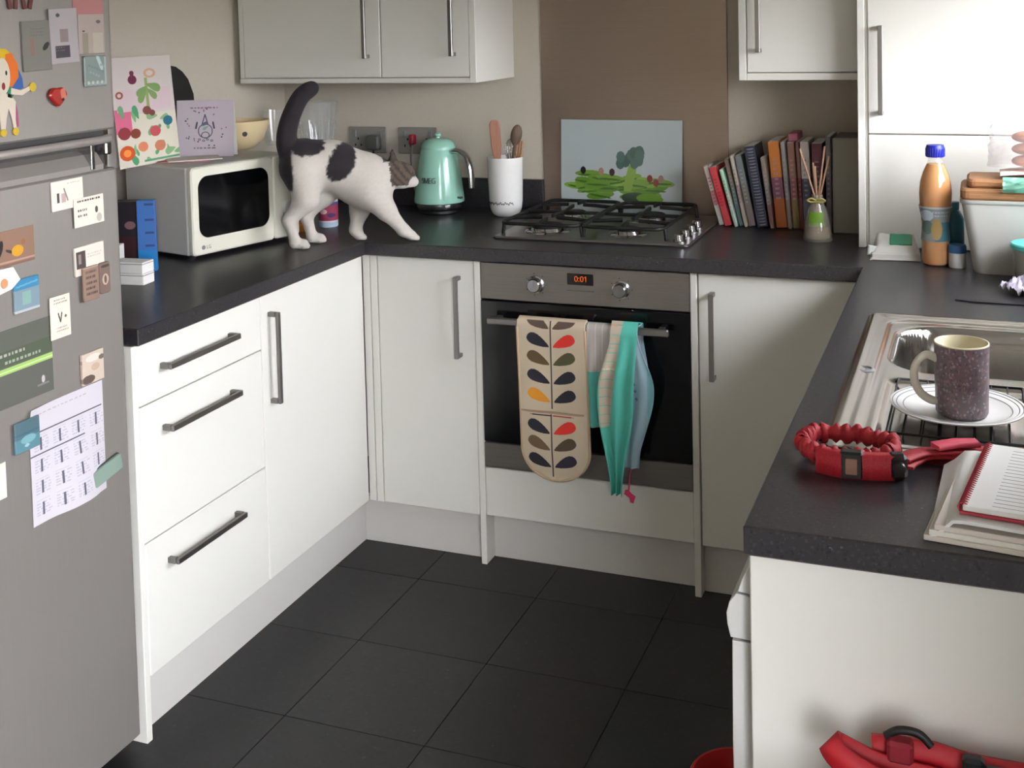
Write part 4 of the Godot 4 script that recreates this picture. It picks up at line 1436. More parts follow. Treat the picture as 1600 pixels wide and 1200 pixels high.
	slab("glass_board", 0.402, 0.300, 0.006, mat(Color.WHITE, 0.12, 0.0, p.tex()), bd, Transform3D(Basis(Vector3.RIGHT, -0.065), Vector3(0, 0.0005, 0)))
	books()
	# reed diffuser
	t = thing("reed_diffuser", "reed diffuser bottle with green label in front of the cookbooks", "diffuser", Vector3(1.255, WT, -0.315))
	st = mb()
	lathe(st, [Vector2(0, 0), Vector2(0.038, 0), Vector2(0.040, 0.004), Vector2(0.038, 0.02), Vector2(0.026, 0.085), Vector2(0.016, 0.105), Vector2(0.015, 0.128), Vector2(0.013, 0.128), Vector2(0.013, 0.106), Vector2(0.023, 0.084), Vector2(0.034, 0.02), Vector2(0.034, 0.008), Vector2(0, 0.008)], 32)
	ob("bottle", st, glass(Color(0.80, 0.78, 0.70), 0.28), t)
	st = mb()
	lathe(st, [Vector2(0, 0.0085), Vector2(0.0335, 0.0085), Vector2(0.0335, 0.02), Vector2(0.030, 0.040), Vector2(0, 0.040)], 28)
	ob("liquid", st, mat(Color(0.55, 0.38, 0.25), 0.1), t)
	st = mb()
	sheet(st, 12, 4, func(uu: float, v: float) -> Vector3:
		var a := lerpf(2.3, 0.9, uu)
		var y := lerpf(0.042, 0.082, v)
		var rr := lerpf(0.0318, 0.0275, v) + 0.0012
		return Vector3(cos(a) * rr, y, sin(a) * rr), 0.0006)
	ob("label_panel", st, mat(Color(0.42, 0.60, 0.14), 0.5), t)
	st = mb()
	lathe(st, [Vector2(0.0165, 0.106), Vector2(0.0175, 0.112), Vector2(0.0165, 0.118)], 20)
	for s in [-1, 1]:
		tube(st, smooth_path([Vector3(0, 0.112, 0.017), Vector3(s * 0.012, 0.120, 0.024), Vector3(s * 0.024, 0.114, 0.022), Vector3(s * 0.013, 0.109, 0.021), Vector3(0, 0.112, 0.017)]), 0.0025, 6)
	ob("ribbon", st, mat(Color(0.74, 0.70, 0.42), 0.6), t)
	var rods := [Vector3(-0.045, 0.255, 0.01), Vector3(0.022, 0.262, 0.004), Vector3(-0.012, 0.215, -0.01), Vector3(-0.004, 0.208, 0.012), Vector3(0.03, 0.232, -0.02)]
	for q in rods:
		st = mb()
		var e := Vector3(-q.x * 0.55, 0.012, -q.z * 0.6)
		tube(st, [e, q], 0.0028, 6)
		ob("reed", st, mat(Color(0.78, 0.62, 0.50), 0.7), t)

func kettle():
	var t := thing("kettle", "mint green retro electric kettle with chrome base and handle", "kettle", Vector3(0.010, WT, -0.520))
	var st := mb()
	lathe(st, [Vector2(0, 0), Vector2(0.066, 0), Vector2(0.070, 0.004), Vector2(0.070, 0.012), Vector2(0.064, 0.016), Vector2(0, 0.016)], 48)
	ob("power_base", st, M.black, t)
	st = mb()
	lathe(st, [Vector2(0.060, 0.016), Vector2(0.074, 0.018), Vector2(0.0765, 0.024), Vector2(0.0765, 0.034), Vector2(0.073, 0.036)], 48)
	ob("base_ring", st, M.chrome, t)
	st = mb()
	lathe(st, [Vector2(0.076, 0.035), Vector2(0.083, 0.037), Vector2(0.0835, 0.042), Vector2(0.081, 0.065), Vector2(0.076, 0.105), Vector2(0.070, 0.150), Vector2(0.064, 0.185), Vector2(0.0575, 0.209), Vector2(0.0560, 0.212), Vector2(0.0565, 0.214)], 56)
	var body := ob("body", st, M.mint, t)
	st = mb()
	lathe(st, [Vector2(0.0570, 0.2135), Vector2(0.0570, 0.217), Vector2(0.054, 0.228), Vector2(0.045, 0.238), Vector2(0.030, 0.244), Vector2(0.012, 0.246), Vector2(0, 0.246)], 48)
	var lid := ob("lid", st, M.mint, t)
	st = mb()
	lathe(st, [Vector2(0.006, 0.246), Vector2(0.005, 0.250), Vector2(0.011, 0.254), Vector2(0.012, 0.259), Vector2(0.007, 0.263), Vector2(0, 0.264)], 24)
	ob("lid_knob", st, M.mint, lid)
	# spout towards the left, handle on the right
	st = mb()
	var sd := Vector3(-0.80, 0, -0.60)
	sweep(st, [sd * 0.040 + UP * 0.165, sd * 0.066 + UP * 0.195, sd * 0.086 + UP * 0.213], [Vector2(-0.022, -0.018), Vector2(0.022, -0.018), Vector2(0.018, 0.016), Vector2(-0.018, 0.016)], UP, [1.0, 0.9, 0.55])
	ob("spout", st, M.chrome, t)
	st = mb()
	var hd := Vector3(0.96, 0, 0.28)
	var hp := smooth_path([hd * 0.050 + UP * 0.202, hd * 0.085 + UP * 0.207, hd * 0.118 + UP * 0.193, hd * 0.134 + UP * 0.160, hd * 0.140 + UP * 0.120, hd * 0.142 + UP * 0.090])
	sweep(st, hp, ringsec(0.0085, 12, 0.013), hd.cross(UP))
	ob("handle", st, M.chrome, t)
	st = mb()
	bx(st, hd * 0.088 + UP * 0.055, Vector3(0.016, 0.008, 0.012), 0.002)
	ob("switch_lever", st, M.chrome, t)
	# raised chrome letters following the curve of the body
	var txt := "SMEG"
	for k in 4:
		var a := 1.88 - 0.17 * k
		var y := 0.113
		var rr := 0.0762
		var out := Vector3(cos(a), 0.12, sin(a)).normalized()
		var side := UP.cross(out).normalized()
		var X := Transform3D(Basis(side, out.cross(side), out), Vector3(cos(a) * rr, y, sin(a) * rr))
		lettering("letter", txt[k], 0.018, 0.0030, mat(Color(0.36, 0.42, 0.40), 0.4, 0.5), body, X)

func books():
	# [base x, top x, top height, width], spine colours top to bottom, label
	var L := [
		[0.956, 0.909, 1.084, 0.017, [Color(0.72, 0.66, 0.62), Color(0.70, 0.45, 0.47), Color(0.74, 0.72, 0.70)], "white and pink cookbook leaning at the left end of the row"],
		[0.976, 0.930, 1.081, 0.021, [Color(0.76, 0.24, 0.26), Color(0.72, 0.16, 0.20), Color(0.70, 0.22, 0.24)], "bright red cookbook, second from the left end of the row"],
		[1.001, 0.957, 1.078, 0.010, [Color(0.66, 0.80, 0.70), Color(0.74, 0.76, 0.70), Color(0.70, 0.78, 0.72)], "thin mint-white cookbook right of the bright red one"],
		[1.015, 0.972, 1.107, 0.014, [Color(0.48, 0.40, 0.37), Color(0.36, 0.42, 0.40), Color(0.32, 0.40, 0.40)], "slate-teal book right of the thin mint-white one"],
		[1.029, 0.987, 1.120, 0.009, [Color(0.72, 0.68, 0.62), Color(0.62, 0.54, 0.52), Color(0.68, 0.62, 0.56)], "thin cream book between the slate-teal and broad grey ones"],
		[1.046, 1.005, 1.117, 0.020, [Color(0.44, 0.46, 0.46), Color(0.43, 0.42, 0.40), Color(0.46, 0.42, 0.41)], "broad plain grey book left of the spiral-bound notebook"],
		[1.078, 1.040, 1.146, 0.032, [Color(0.20, 0.21, 0.27), Color(0.19, 0.20, 0.27), Color(0.20, 0.20, 0.26)], "dark navy notebook with a pale spiral binding"],
		[1.107, 1.080, 1.116, 0.013, [Color(0.60, 0.55, 0.50), Color(0.52, 0.48, 0.48), Color(0.50, 0.36, 0.34)], "short pale book between the spiral notebook and the orange one"],
		[1.133, 1.110, 1.162, 0.033, [Color(0.80, 0.48, 0.20), Color(0.50, 0.30, 0.38), Color(0.68, 0.36, 0.15)], "broad orange book with a purple band across its spine"],
		[1.157, 1.137, 1.162, 0.011, [Color(0.62, 0.60, 0.58), Color(0.58, 0.55, 0.56), Color(0.56, 0.50, 0.45)], "thin pale grey book right of the broad orange one"],
		[1.175, 1.159, 1.160, 0.021, [Color(0.58, 0.42, 0.36), Color(0.55, 0.33, 0.32), Color(0.48, 0.42, 0.25)], "brownish red book under the pink notepad"],
		[1.193, 1.180, 1.163, 0.011, [Color(0.62, 0.44, 0.42), Color(0.50, 0.20, 0.22), Color(0.55, 0.30, 0.30)], "thin dark red book left of the cream one"],
		[1.213, 1.203, 1.167, 0.024, [Color(0.70, 0.66, 0.62), Color(0.20, 0.20, 0.25), Color(0.30, 0.30, 0.34)], "cream-topped book directly behind the reed diffuser"],
		[1.244, 1.238, 1.162, 0.031, [Color(0.36, 0.15, 0.19), Color(0.25, 0.16, 0.22), Color(0.36, 0.18, 0.17)], "broad maroon book, right of the reeds"],
		[1.272, 1.270, 1.182, 0.015, [Color(0.46, 0.44, 0.45), Color(0.40, 0.36, 0.37), Color(0.44, 0.42, 0.42)], "tall thin grey book right of the broad maroon one"]]
	for k in L.size():
		var b: Array = L[k]
		var w: float = b[3]
		var lean := atan2(b[0] - b[1], b[2] - WT)
		var hgt: float = (b[2] - WT) / cos(lean)
		var dep := 0.135 + 0.012 * (k % 3)
		var zf := -0.475 + (0.004 * ((k * 7) % 5))
		if k >= 12: zf = -0.440
		var t := thing("book", b[5], "book", Vector3(b[0], WT + w / 2 * sin(lean) + 0.0004, zf), 0.0, "cookbooks in a row by the hob")
		t.rotation.z = lean
		var cs: Array = b[4]
		var p := Pic.new(24, 128, cs[1])
		p.rect(0, 0, 1, 0.42, cs[0])
		p.rect(0, 0.66, 1, 0.34, cs[2])
		if k != 6: p.words(0.3, 0.2, 0.4, 0.5, 9, (cs[1] as Color).lerp(Color.WHITE if (cs[1] as Color).v < 0.6 else Color.BLACK, 0.35), k)
		var st := mb()
		uvr = Rect2(-w / 2, 0, w, hgt)
		bx2(st, Vector3(-w / 2, 0, -dep), Vector3(w / 2, hgt, 0), minf(0.002, w * 0.2))
		ob("cover", st, mat(Color.WHITE, 0.5, 0.0, p.tex()), t)
		st = mb()
		bx2(st, Vector3(-w / 2 + 0.0018, hgt - 0.0005, -dep + 0.004), Vector3(w / 2 - 0.0018, hgt + 0.0006, -0.003), 0.0002)
		ob("pages", st, M.paper, t)
		if k == 6:
			st = mb()
			for j in 26:
				var y := 0.008 + j * (hgt - 0.016) / 25.0
				var lp := []
				for a in 8: lp.append(Vector3(0.002 + cos(TAU * a / 8) * 0.008, y, 0.002 + sin(TAU * a / 8) * 0.006))
				tube(st, lp, 0.0022, 5, [], true)
			ob("spiral_binding", st, mat(Color(0.55, 0.54, 0.60), 0.4), t)
	var st2 := mb()
	bx(st2, Vector3(0, 0.012, 0), Vector3(0.028, 0.024, 0.10), 0.003)
	var pn := ob("notepad", st2, mat(Color(0.66, 0.36, 0.42), 0.6))
	pn.position = Vector3(1.166, 1.1635, -0.535)
	pn.rotation.z = 0.06
	tag(pn, "small pink notepad lying on top of the brownish red book", "notepad")
	# grey-green box file at the end of the row
	var f := thing("box_file", "broad grey-green box file between the books and the tall unit", "folder", Vector3(1.320, WT, -0.43))
	st2 = mb()
	bx2(st2, Vector3(-0.037, 0, -0.17), Vector3(0.037, 0.272, 0), 0.003)
	ob("cover", st2, mat(Color(0.60, 0.585, 0.53), 0.6), f)
	st2 = mb()
	bx2(st2, Vector3(-0.033, 0.2718, -0.165), Vector3(0.033, 0.2732, -0.005), 0.0004)
	ob("pages", st2, mat(Color(0.5, 0.46, 0.44), 0.7), f)

# ---------------------------------------------------------------- right counter
func right_counter():
	# packet of wipes
	var t := thing("wipes_packet", "white packet with green label lying in front of the tall unit", "packet", Vector3(1.472, WT, -0.130), 0.06)
	var st := mb()
	sheet(st, 16, 12, func(u: float, v: float) -> Vector3:
		var x := (u - 0.5) * 0.122
		var z := (v - 0.5) * -0.10
		var e := minf(minf(u, 1 - u) * 7.0, minf(v, 1 - v) * 5.0)
		return Vector3(x, 0.002 + (0.022 + 0.042 * v) * smoothstep(0.0, 1.0, e) + 0.002 * sin(u * 21.0) * sin(v * 13.0), z), 0.002)
	bx(st, Vector3(0, 0.010, 0), Vector3(0.118, 0.018, 0.094), 0.004)
	ob("wrapper", st, mat(Color(0.82, 0.81, 0.78), 0.35), t)
	st = mb()
	bx(st, Vector3(0.014, 0.0455, 0.000), Vector3(0.054, 0.005, 0.050), 0.002, Basis(Vector3.RIGHT, 0.40))
	ob("label_flap", st, mat(Color(0.10, 0.50, 0.34), 0.4), t)
	st = mb()
	prism(st, PackedVector2Array([Vector2(-0.014, 0), Vector2(0.014, 0), Vector2(0.011, 0.022), Vector2(-0.011, 0.026)]), -0.006, 0.006, Transform3D(Basis(UP, 0.4), Vector3(-0.056, 0.010, 0.030)), 0.003)
	ob("sealed_end", st, mat(Color(0.82, 0.83, 0.80), 0.4), t)
	# juice bottle
	t = thing("juice_bottle", "clear plastic bottle of orange juice with a blue cap", "bottle", Vector3(1.572, WT, -0.065))
	st = mb()
	var out_ := [Vector2(0, 0.004), Vector2(0.026, 0.0), Vector2(0.032, 0.004), Vector2(0.034, 0.015), Vector2(0.0335, 0.06), Vector2(0.031, 0.085), Vector2(0.0305, 0.10), Vector2(0.033, 0.12), Vector2(0.0385, 0.150), Vector2(0.0395, 0.178), Vector2(0.037, 0.205), Vector2(0.030, 0.230), Vector2(0.021, 0.250), Vector2(0.0165, 0.262), Vector2(0.0165, 0.285)]
	lathe(st, out_, 40)
	ob("bottle_wall", st, glass(Color(0.95, 0.93, 0.88), 0.13), t)
	st = mb()
	var inn := []
	for q in out_.slice(0, 13): inn.append(Vector2(maxf(0.0, q.x - 0.0014), q.y + 0.001))
	inn.append(Vector2(0, 0.2512))
	lathe(st, inn, 40)
	var ju := mat(Color(0.84, 0.56, 0.22), 0.2)
	ju.backlight_enabled = true
	ju.backlight = Color(0.35, 0.18, 0.04)
	ob("juice", st, ju, t)
	st = mb()
	var lp := [Vector2(0.0348, 0.062), Vector2(0.0330, 0.085), Vector2(0.0323, 0.10), Vector2(0.0345, 0.12), Vector2(0.0398, 0.148)]
	uvr = Rect2(-0.04, 0.062, 0.08, 0.086)
	lathe(st, lp, 40)
	var p := Pic.new(128, 128, Color(0.56, 0.58, 0.57))
	p.ell(0.25, 0.25, 0.2, 0.16, Color(0.80, 0.84, 0.88))
	p.ell(0.28, 0.6, 0.16, 0.2, Color(0.36, 0.45, 0.42))
	p.rect(0.5, 0.45, 0.5, 0.55, Color(0.28, 0.47, 0.52))
	p.ell(0.55, 0.65, 0.16, 0.3, Color(0.66, 0.56, 0.34))
	p.rect(0, 0.0, 1, 0.06, Color(0.78, 0.80, 0.80))
	p.words(0.42, 0.14, 0.5, 0.2, 2, Color(0.75, 0.76, 0.80), 5)
	ob("label_sleeve", st, mat(Color.WHITE, 0.4, 0.0, p.tex()), t)
	st = mb()
	lathe(st, [Vector2(0.021, 0.268), Vector2(0.0225, 0.270), Vector2(0.0225, 0.291), Vector2(0.020, 0.298), Vector2(0.008, 0.299), Vector2(0, 0.299)], 32)
	for k in 24:
		var a := TAU * k / 24
		bx(st, Vector3(cos(a) * 0.0225, 0.280, sin(a) * 0.0225), Vector3(0.0014, 0.020, 0.0024), 0.0003, Basis(UP, -a))
	ob("cap", st, mat(Color(0.13, 0.17, 0.62), 0.35), t)
	# little white bottle with a blue cap, and the blue bottle behind
	t = thing("small_bottle", "little white bottle with a flat blue cap, at the juice bottle's foot", "bottle", Vector3(1.623, WT, -0.045))
	st = mb()
	lathe(st, [Vector2(0, 0), Vector2(0.019, 0), Vector2(0.0205, 0.002), Vector2(0.0205, 0.036), Vector2(0, 0.037)], 28)
	ob("bottle_body", st, M.white, t)
	st = mb()
	lathe(st, [Vector2(0.021, 0.0365), Vector2(0.021, 0.052), Vector2(0.019, 0.056), Vector2(0, 0.057)], 28)
	ob("cap", st, mat(Color(0.16, 0.36, 0.55), 0.4), t)
	t = thing("blue_bottle", "teal-blue bottle half hidden between juice bottle and white tub", "bottle", Vector3(1.612, WT, -0.130))
	st = mb()
	lathe(st, [Vector2(0, 0), Vector2(0.024, 0), Vector2(0.026, 0.004), Vector2(0.026, 0.105), Vector2(0.016, 0.125), Vector2(0.012, 0.13), Vector2(0, 0.13)], 28)
	ob("bottle_body", st, mat(Color(0.20, 0.42, 0.48), 0.3), t)
	st = mb()
	lathe(st, [Vector2(0.014, 0.1285), Vector2(0.014, 0.148), Vector2(0, 0.149)], 20)
	ob("cap", st, mat(Color(0.25, 0.48, 0.55), 0.4), t)
	# white bread bin with a wooden lid
	t = thing("bread_bin", "off-white bread bin with tapering sides and a wooden lid", "bin", Vector3(1.795, WT, -0.050))
	st = mb()
	var ring := func(w: float, d: float, y: float) -> Array:
		var a := []
		for q in rrect(w, d, 0.025, 5): a.append(Vector3(q.x, y, q.y))
		return a
	var lv := [[0.262, 0.145, 0.0], [0.270, 0.150, 0.006], [0.322, 0.176, 0.168], [0.330, 0.182, 0.170], [0.330, 0.182, 0.178]]
	st.set_smooth_group(901)
	for i in lv.size() - 1:
		var r0: Array = ring.call(lv[i][0], lv[i][1], lv[i][2])
		var r1: Array = ring.call(lv[i + 1][0], lv[i + 1][1], lv[i + 1][2])
		if i == 2: st.set_smooth_group(902)
		for j in r0.size():
			var k := (j + 1) % r0.size()
			poly(st, [r0[j], r0[k], r1[k], r1[j]], (r0[j] + r0[k]) * Vector3(1, 0, 1))
	st.set_smooth_group(-1)
	poly(st, ring.call(0.262, 0.145, 0.0), -UP)
	poly(st, ring.call(0.330, 0.182, 0.178), UP)
	ob("bin_body", st, mat(Color(0.82, 0.81, 0.78), 0.4), t)
	st = mb()
	prism(st, rrect(0.328, 0.180, 0.02), 0.1785, 0.205, Transform3D(Basis(Vector3(1, 0, 0), Vector3(0, 0, -1), Vector3(0, 1, 0)), Vector3.ZERO), 0.005)
	prism(st, rrect(0.300, 0.150, 0.02), 0.205, 0.226, Transform3D(Basis(Vector3(1, 0, 0), Vector3(0, 0, -1), Vector3(0, 1, 0)), Vector3.ZERO), 0.006)
	ob("wooden_lid", st, M.wood, t)
	# things on the lid
	var ly := WT + 0.2265
	st = mb()
	sheet(st, 14, 10, func(u: float, v: float) -> Vector3:
		return Vector3((u - 0.5) * 0.21, 0.004 + 0.006 * sin(u * 9.0 + v * 4.0) * sin(v * 7.0) + 0.006 * sin(PI * u), (0.5 - v) * 0.13), 0.0015)
	var pw := ob("paper_wrapper", st, mat(Color(0.86, 0.80, 0.75), 0.6))
	pw.position = Vector3(1.825, ly + 0.006, -0.045)
	tag(pw, "crumpled off-white paper wrapper lying on the bread bin's wooden lid", "wrapper")
	st = mb()
	var pr := RandomNumberGenerator.new()
	pr.seed = 3
	var nz := FastNoiseLite.new()
	nz.seed = 5
	nz.frequency = 24.0
	sheet(st, 18, 12, func(u: float, v: float) -> Vector3:
		var x := (u - 0.5) * 0.15
		var y := -0.030 + 0.036 * v
		return Vector3(x, y, 0.004 + 0.010 * sin(PI * v) + 0.007 * nz.get_noise_2d(u * 2.0, v * 2.0)), 0.002)
	var gp := ob("crisp_packet", st, mat(Color(0.52, 0.74, 0.65), 0.22, 0.15))
	gp.position = Vector3(1.800, ly + 0.004, 0.046)
	tag(gp, "shiny mint-green crumpled packet hanging over the front of the bread bin", "packet")
	# bag of bread rolls
	t = thing("bread_bag", "clear plastic bag of orange-brown bread rolls on top of the bread bin", "bag", Vector3(1.783, ly + 0.022, -0.055))
	var bun := mat(Color(0.74, 0.46, 0.30), 0.7)
	for k in 3:
		for j in 2:
			st = mb()
			var pr2 := []
			for q in 9:
				var a := PI * q / 8.0 - PI / 2
				pr2.append(Vector2(0.0375 * cos(a), 0.0145 + 0.0145 * sin(a)))
			lathe(st, pr2, 24, Transform3D(Basis(), Vector3(0.0 + 0.076 * j, 0.029 * k, 0.0)))
			ob("bread_roll", st, bun, t)
	st = mb()
	sheet(st, 28, 14, func(u: float, v: float) -> Vector3:
		var a := TAU * u
		var k := 1.0 + 0.07 * nz.get_noise_2d(cos(a) * 3.0 + v, sin(a) * 3.0 + 7.0) * 4.0 * v
		var w := lerpf(0.094, 0.082, v)
		return Vector3(0.022 + cos(a) * w * k - 0.02 * (1.0 if cos(a) < -0.3 else 0.0), 0.001 + v * 0.105, -sin(a) * 0.048 * k), 0.0004)
	ob("plastic_bag", st, glass(Color(0.95, 0.95, 0.96), 0.10, 0.06), t)
	# jar with an aqua lid
	t = thing("lidded_jar", "clear storage pot with an aqua lid in front of the bread bin", "pot", Vector3(1.797, WT, 0.105))
	st = mb()
	lathe(st, [Vector2(0, 0), Vector2(0.045, 0), Vector2(0.048, 0.004), Vector2(0.054, 0.085), Vector2(0.052, 0.085), Vector2(0.046, 0.006), Vector2(0, 0.005)], 36)
	ob("pot_wall", st, glass(Color(0.85, 0.84, 0.80), 0.4, 0.1), t)
	st = mb()
	lathe(st, [Vector2(0, 0.006), Vector2(0.0445, 0.006), Vector2(0.050, 0.066), Vector2(0, 0.068)], 30)
	ob("contents", st, mat(Color(0.50, 0.47, 0.43), 0.7), t)
	st = mb()
	lathe(st, [Vector2(0.056, 0.082), Vector2(0.058, 0.084), Vector2(0.058, 0.092), Vector2(0.055, 0.095), Vector2(0, 0.096)], 36)
	ob("lid", st, mat(Color(0.36, 0.80, 0.74), 0.35), t)
	# crumpled tissue and a thin dark mat
	st = mb()
	sheet(st, 14, 14, func(u: float, v: float) -> Vector3:
		var n := nz.get_noise_2d(u * 2.2, v * 2.2)
		return Vector3((u - 0.5) * 0.085, 0.012 + 0.020 * n + 0.018 * sin(PI * u) * sin(PI * v), (0.5 - v) * 0.075), 0.002)
	var ts := ob("tissue", st, mat(Color(0.80, 0.77, 0.84), 0.9))
	ts.transform = Transform3D(Basis(UP, 0.6), Vector3(1.770, WT + 0.004, 0.207))
	tag(ts, "crumpled lilac-white tissue on the worktop in front of the aqua-lidded pot", "tissue")
	var kn := thing("kitchen_knife", "dark-bladed knife lying on the worktop behind the sink", "knife", Vector3(1.72, WT, 0.315), 0.0)
	st = mb()
	prism(st, PackedVector2Array([Vector2(-0.095, 0.0), Vector2(-0.06, -0.012), Vector2(0.06, -0.014), Vector2(0.06, 0.010), Vector2(-0.05, 0.010)]), 0.0005, 0.003, Transform3D(Basis(Vector3(1, 0, 0), Vector3(0, 0, -1), Vector3(0, 1, 0)), Vector3.ZERO), 0.0006)
	ob("blade", st, mat(Color(0.18, 0.18, 0.20), 0.3, 0.6), kn)
	st = mb()
	prism(st, rrect(0.10, 0.020, 0.007), 0.0005, 0.012, Transform3D(Basis(Vector3(1, 0, 0), Vector3(0, 0, -1), Vector3(0, 1, 0)), Vector3(0.108, 0, 0.001)), 0.003)
	ob("handle", st, M.black, kn)
	# drying rack, plate, mug
	var dy := WT - 0.0035
	t = thing("drying_rack", "low black wire rack on the drainer, under the white plate", "rack", Vector3(1.645, dy + 0.001, 1.10))
	st = mb()
	var yy := 0.0065
	tube(st, [Vector3(-0.098, yy, -0.16), Vector3(0.098, yy, -0.16), Vector3(0.098, yy, 0.12), Vector3(-0.098, yy, 0.12)], 0.0022, 6, [], true)
	for k in 7: tube(st, [Vector3(-0.075 + 0.025 * k, yy, -0.16), Vector3(-0.075 + 0.025 * k, yy, 0.12)], 0.0014, 5)
	for x in [-0.096, 0.096]:
		for z in [-0.158, 0.118]: tube(st, [Vector3(x, yy, z), Vector3(x * 1.06, 0.0, z * 1.03)], 0.0022, 6)
	ob("wires", st, M.iron, t)
	t = thing("plate", "white side plate with thin grey rings, under the mug", "plate", Vector3(1.645, dy + 0.0092, 1.108))
	st = mb()
	lathe(st, [Vector2(0, 0.002), Vector2(0.050, 0.002), Vector2(0.053, 0.0), Vector2(0.056, 0.002), Vector2(0.075, 0.006), Vector2(0.099, 0.014), Vector2(0.1005, 0.0165), Vector2(0.0985, 0.0172), Vector2(0.076, 0.0102), Vector2(0.058, 0.0062), Vector2(0, 0.0058)], 64)
	ob("plate_body", st, M.white_ceramic, t)
	for q in [[0.096, 0.0165], [0.090, 0.0145], [0.080, 0.0115]]:
		st = mb()
		lathe(st, [Vector2(q[0] - 0.0008, q[1] - 0.0001), Vector2(q[0], q[1] + 0.0004), Vector2(q[0] + 0.0008, q[1] + 0.0005)], 64)
		ob("painted_ring", st, M.grey, t)
	t = thing("mug", "straight-sided mug with grey-purple speckled pattern and cream inside, on the plate", "mug", Vector3(1.652, dy + 0.0155, 1.125))
	st = mb()
	uvr = Rect2(-0.04, 0, 0.08, 0.11)
	lathe(st, [Vector2(0, 0.0015), Vector2(0.031, 0.0015), Vector2(0.033, 0.0), Vector2(0.0365, 0.002), Vector2(0.0385, 0.006), Vector2(0.0405, 0.111)], 48)
	p = Pic.new(128, 128, Color(0.42, 0.37, 0.39))
	var r := RandomNumberGenerator.new()
	r.seed = 8
	for i in 420:
		p.ell(r.randf(), r.randf(), r.randf_range(0.008, 0.028), r.randf_range(0.008, 0.024), [Color(0.52, 0.47, 0.49), Color(0.60, 0.55, 0.57), Color(0.34, 0.30, 0.33), Color(0.52, 0.40, 0.41)][i % 4], r.randf() * 3.0)
	ob("mug_body", st, mat(Color.WHITE, 0.28, 0.0, p.tex()), t)
	st = mb()
	lathe(st, [Vector2(0.0405, 0.111), Vector2(0.0400, 0.1128), Vector2(0.0385, 0.113), Vector2(0.0372, 0.111), Vector2(0.0355, 0.010), Vector2(0.03, 0.005), Vector2(0, 0.005)], 48)
	ob("mug_lining", st, mat(Color(0.88, 0.84, 0.72), 0.2), t)
	st = mb()
	var hd := Vector3(-0.93, 0, 0.36).normalized()
	sweep(st, smooth_path([hd * 0.038 + UP * 0.088, hd * 0.055 + UP * 0.094, hd * 0.070 + UP * 0.080, hd * 0.073 + UP * 0.058, hd * 0.064 + UP * 0.036, hd * 0.048 + UP * 0.024, hd * 0.037 + UP * 0.022]), ringsec(0.0065, 10, 0.0045), hd.cross(UP))
	ob("handle", st, mat(Color(0.84, 0.82, 0.76), 0.2), t)
	leash()
	# magazine pad and red spiral notebook at the near edge
	t = thing("paper_pad", "open white pad with a curled spine under the red spiral notebook", "pad", Vector3(1.729, WT, 1.462), -0.05)
	st = mb()
	sheet(st, 24, 4, func(u: float, v: float) -> Vector3:
		var x := lerpf(-0.108, 0.22, u)
		var skew := (v - 0.5) * 0.010
		var c := smoothstep(0.0, 0.10, u)
		var y := 0.006 + 0.026 * c - 0.004 * smoothstep(0.2, 1.0, u)
		return Vector3(x + skew + 0.012 * (1.0 - v) * (1.0 - u), y, lerpf(0.124, -0.122, v) + 0.022 * u), 0.004)
	ob("curled_page", st, M.paper, t)
	for k in 3:
		st = mb()
		bx(st, Vector3(0.06 + 0.002 * k, 0.004 + 0.0072 * k, 0.013), Vector3(0.318 - 0.008 * k, 0.0068, 0.244), 0.001, Basis(UP, -0.068))
		ob("page_block", st, mat([Color(0.84, 0.80, 0.75), Color(0.90, 0.88, 0.84), Color(0.86, 0.82, 0.78)][k], 0.85), t)
	t = thing("notebook", "white lined notebook with a red spiral edge, topmost on the paper pad", "notebook", Vector3(1.757, WT + 0.0335, 1.462), -0.135)
	st = mb()
	uvr = Rect2(-0.09, -0.2, 0.24, 0.3)
	bx2(st, Vector3(-0.085, 0.0, -0.115), Vector3(0.15, 0.0035, 0.12), 0.0008)
	ob("back_cover", st, mat(Color(0.62, 0.16, 0.22), 0.5), t)
	st = mb()
	bx2(st, Vector3(-0.082, 0.0036, -0.113), Vector3(0.15, 0.010, 0.117), 0.0008)
	ob("page_block", st, M.paper, t)
	st = mb()
	for k in 18:
		bx(st, Vector3(0.045, 0.0102, -0.095 + 0.0118 * k), Vector3(0.19, 0.0003, 0.0007), 0.0001)
	ob("ruled_lines", st, mat(Color(0.62, 0.62, 0.66), 0.8), t)
	st = mb()
	for k in 32:
		var z := -0.108 + 0.0071 * k
		var lp2 := []
		for a in 8: lp2.append(Vector3(-0.082 + cos(TAU * a / 8) * 0.006, 0.0055 + sin(TAU * a / 8) * 0.0062, z))
		tube(st, lp2, 0.0011, 5, [], true)
	ob("spiral_binding", st, mat(Color(0.62, 0.12, 0.20), 0.4), t)

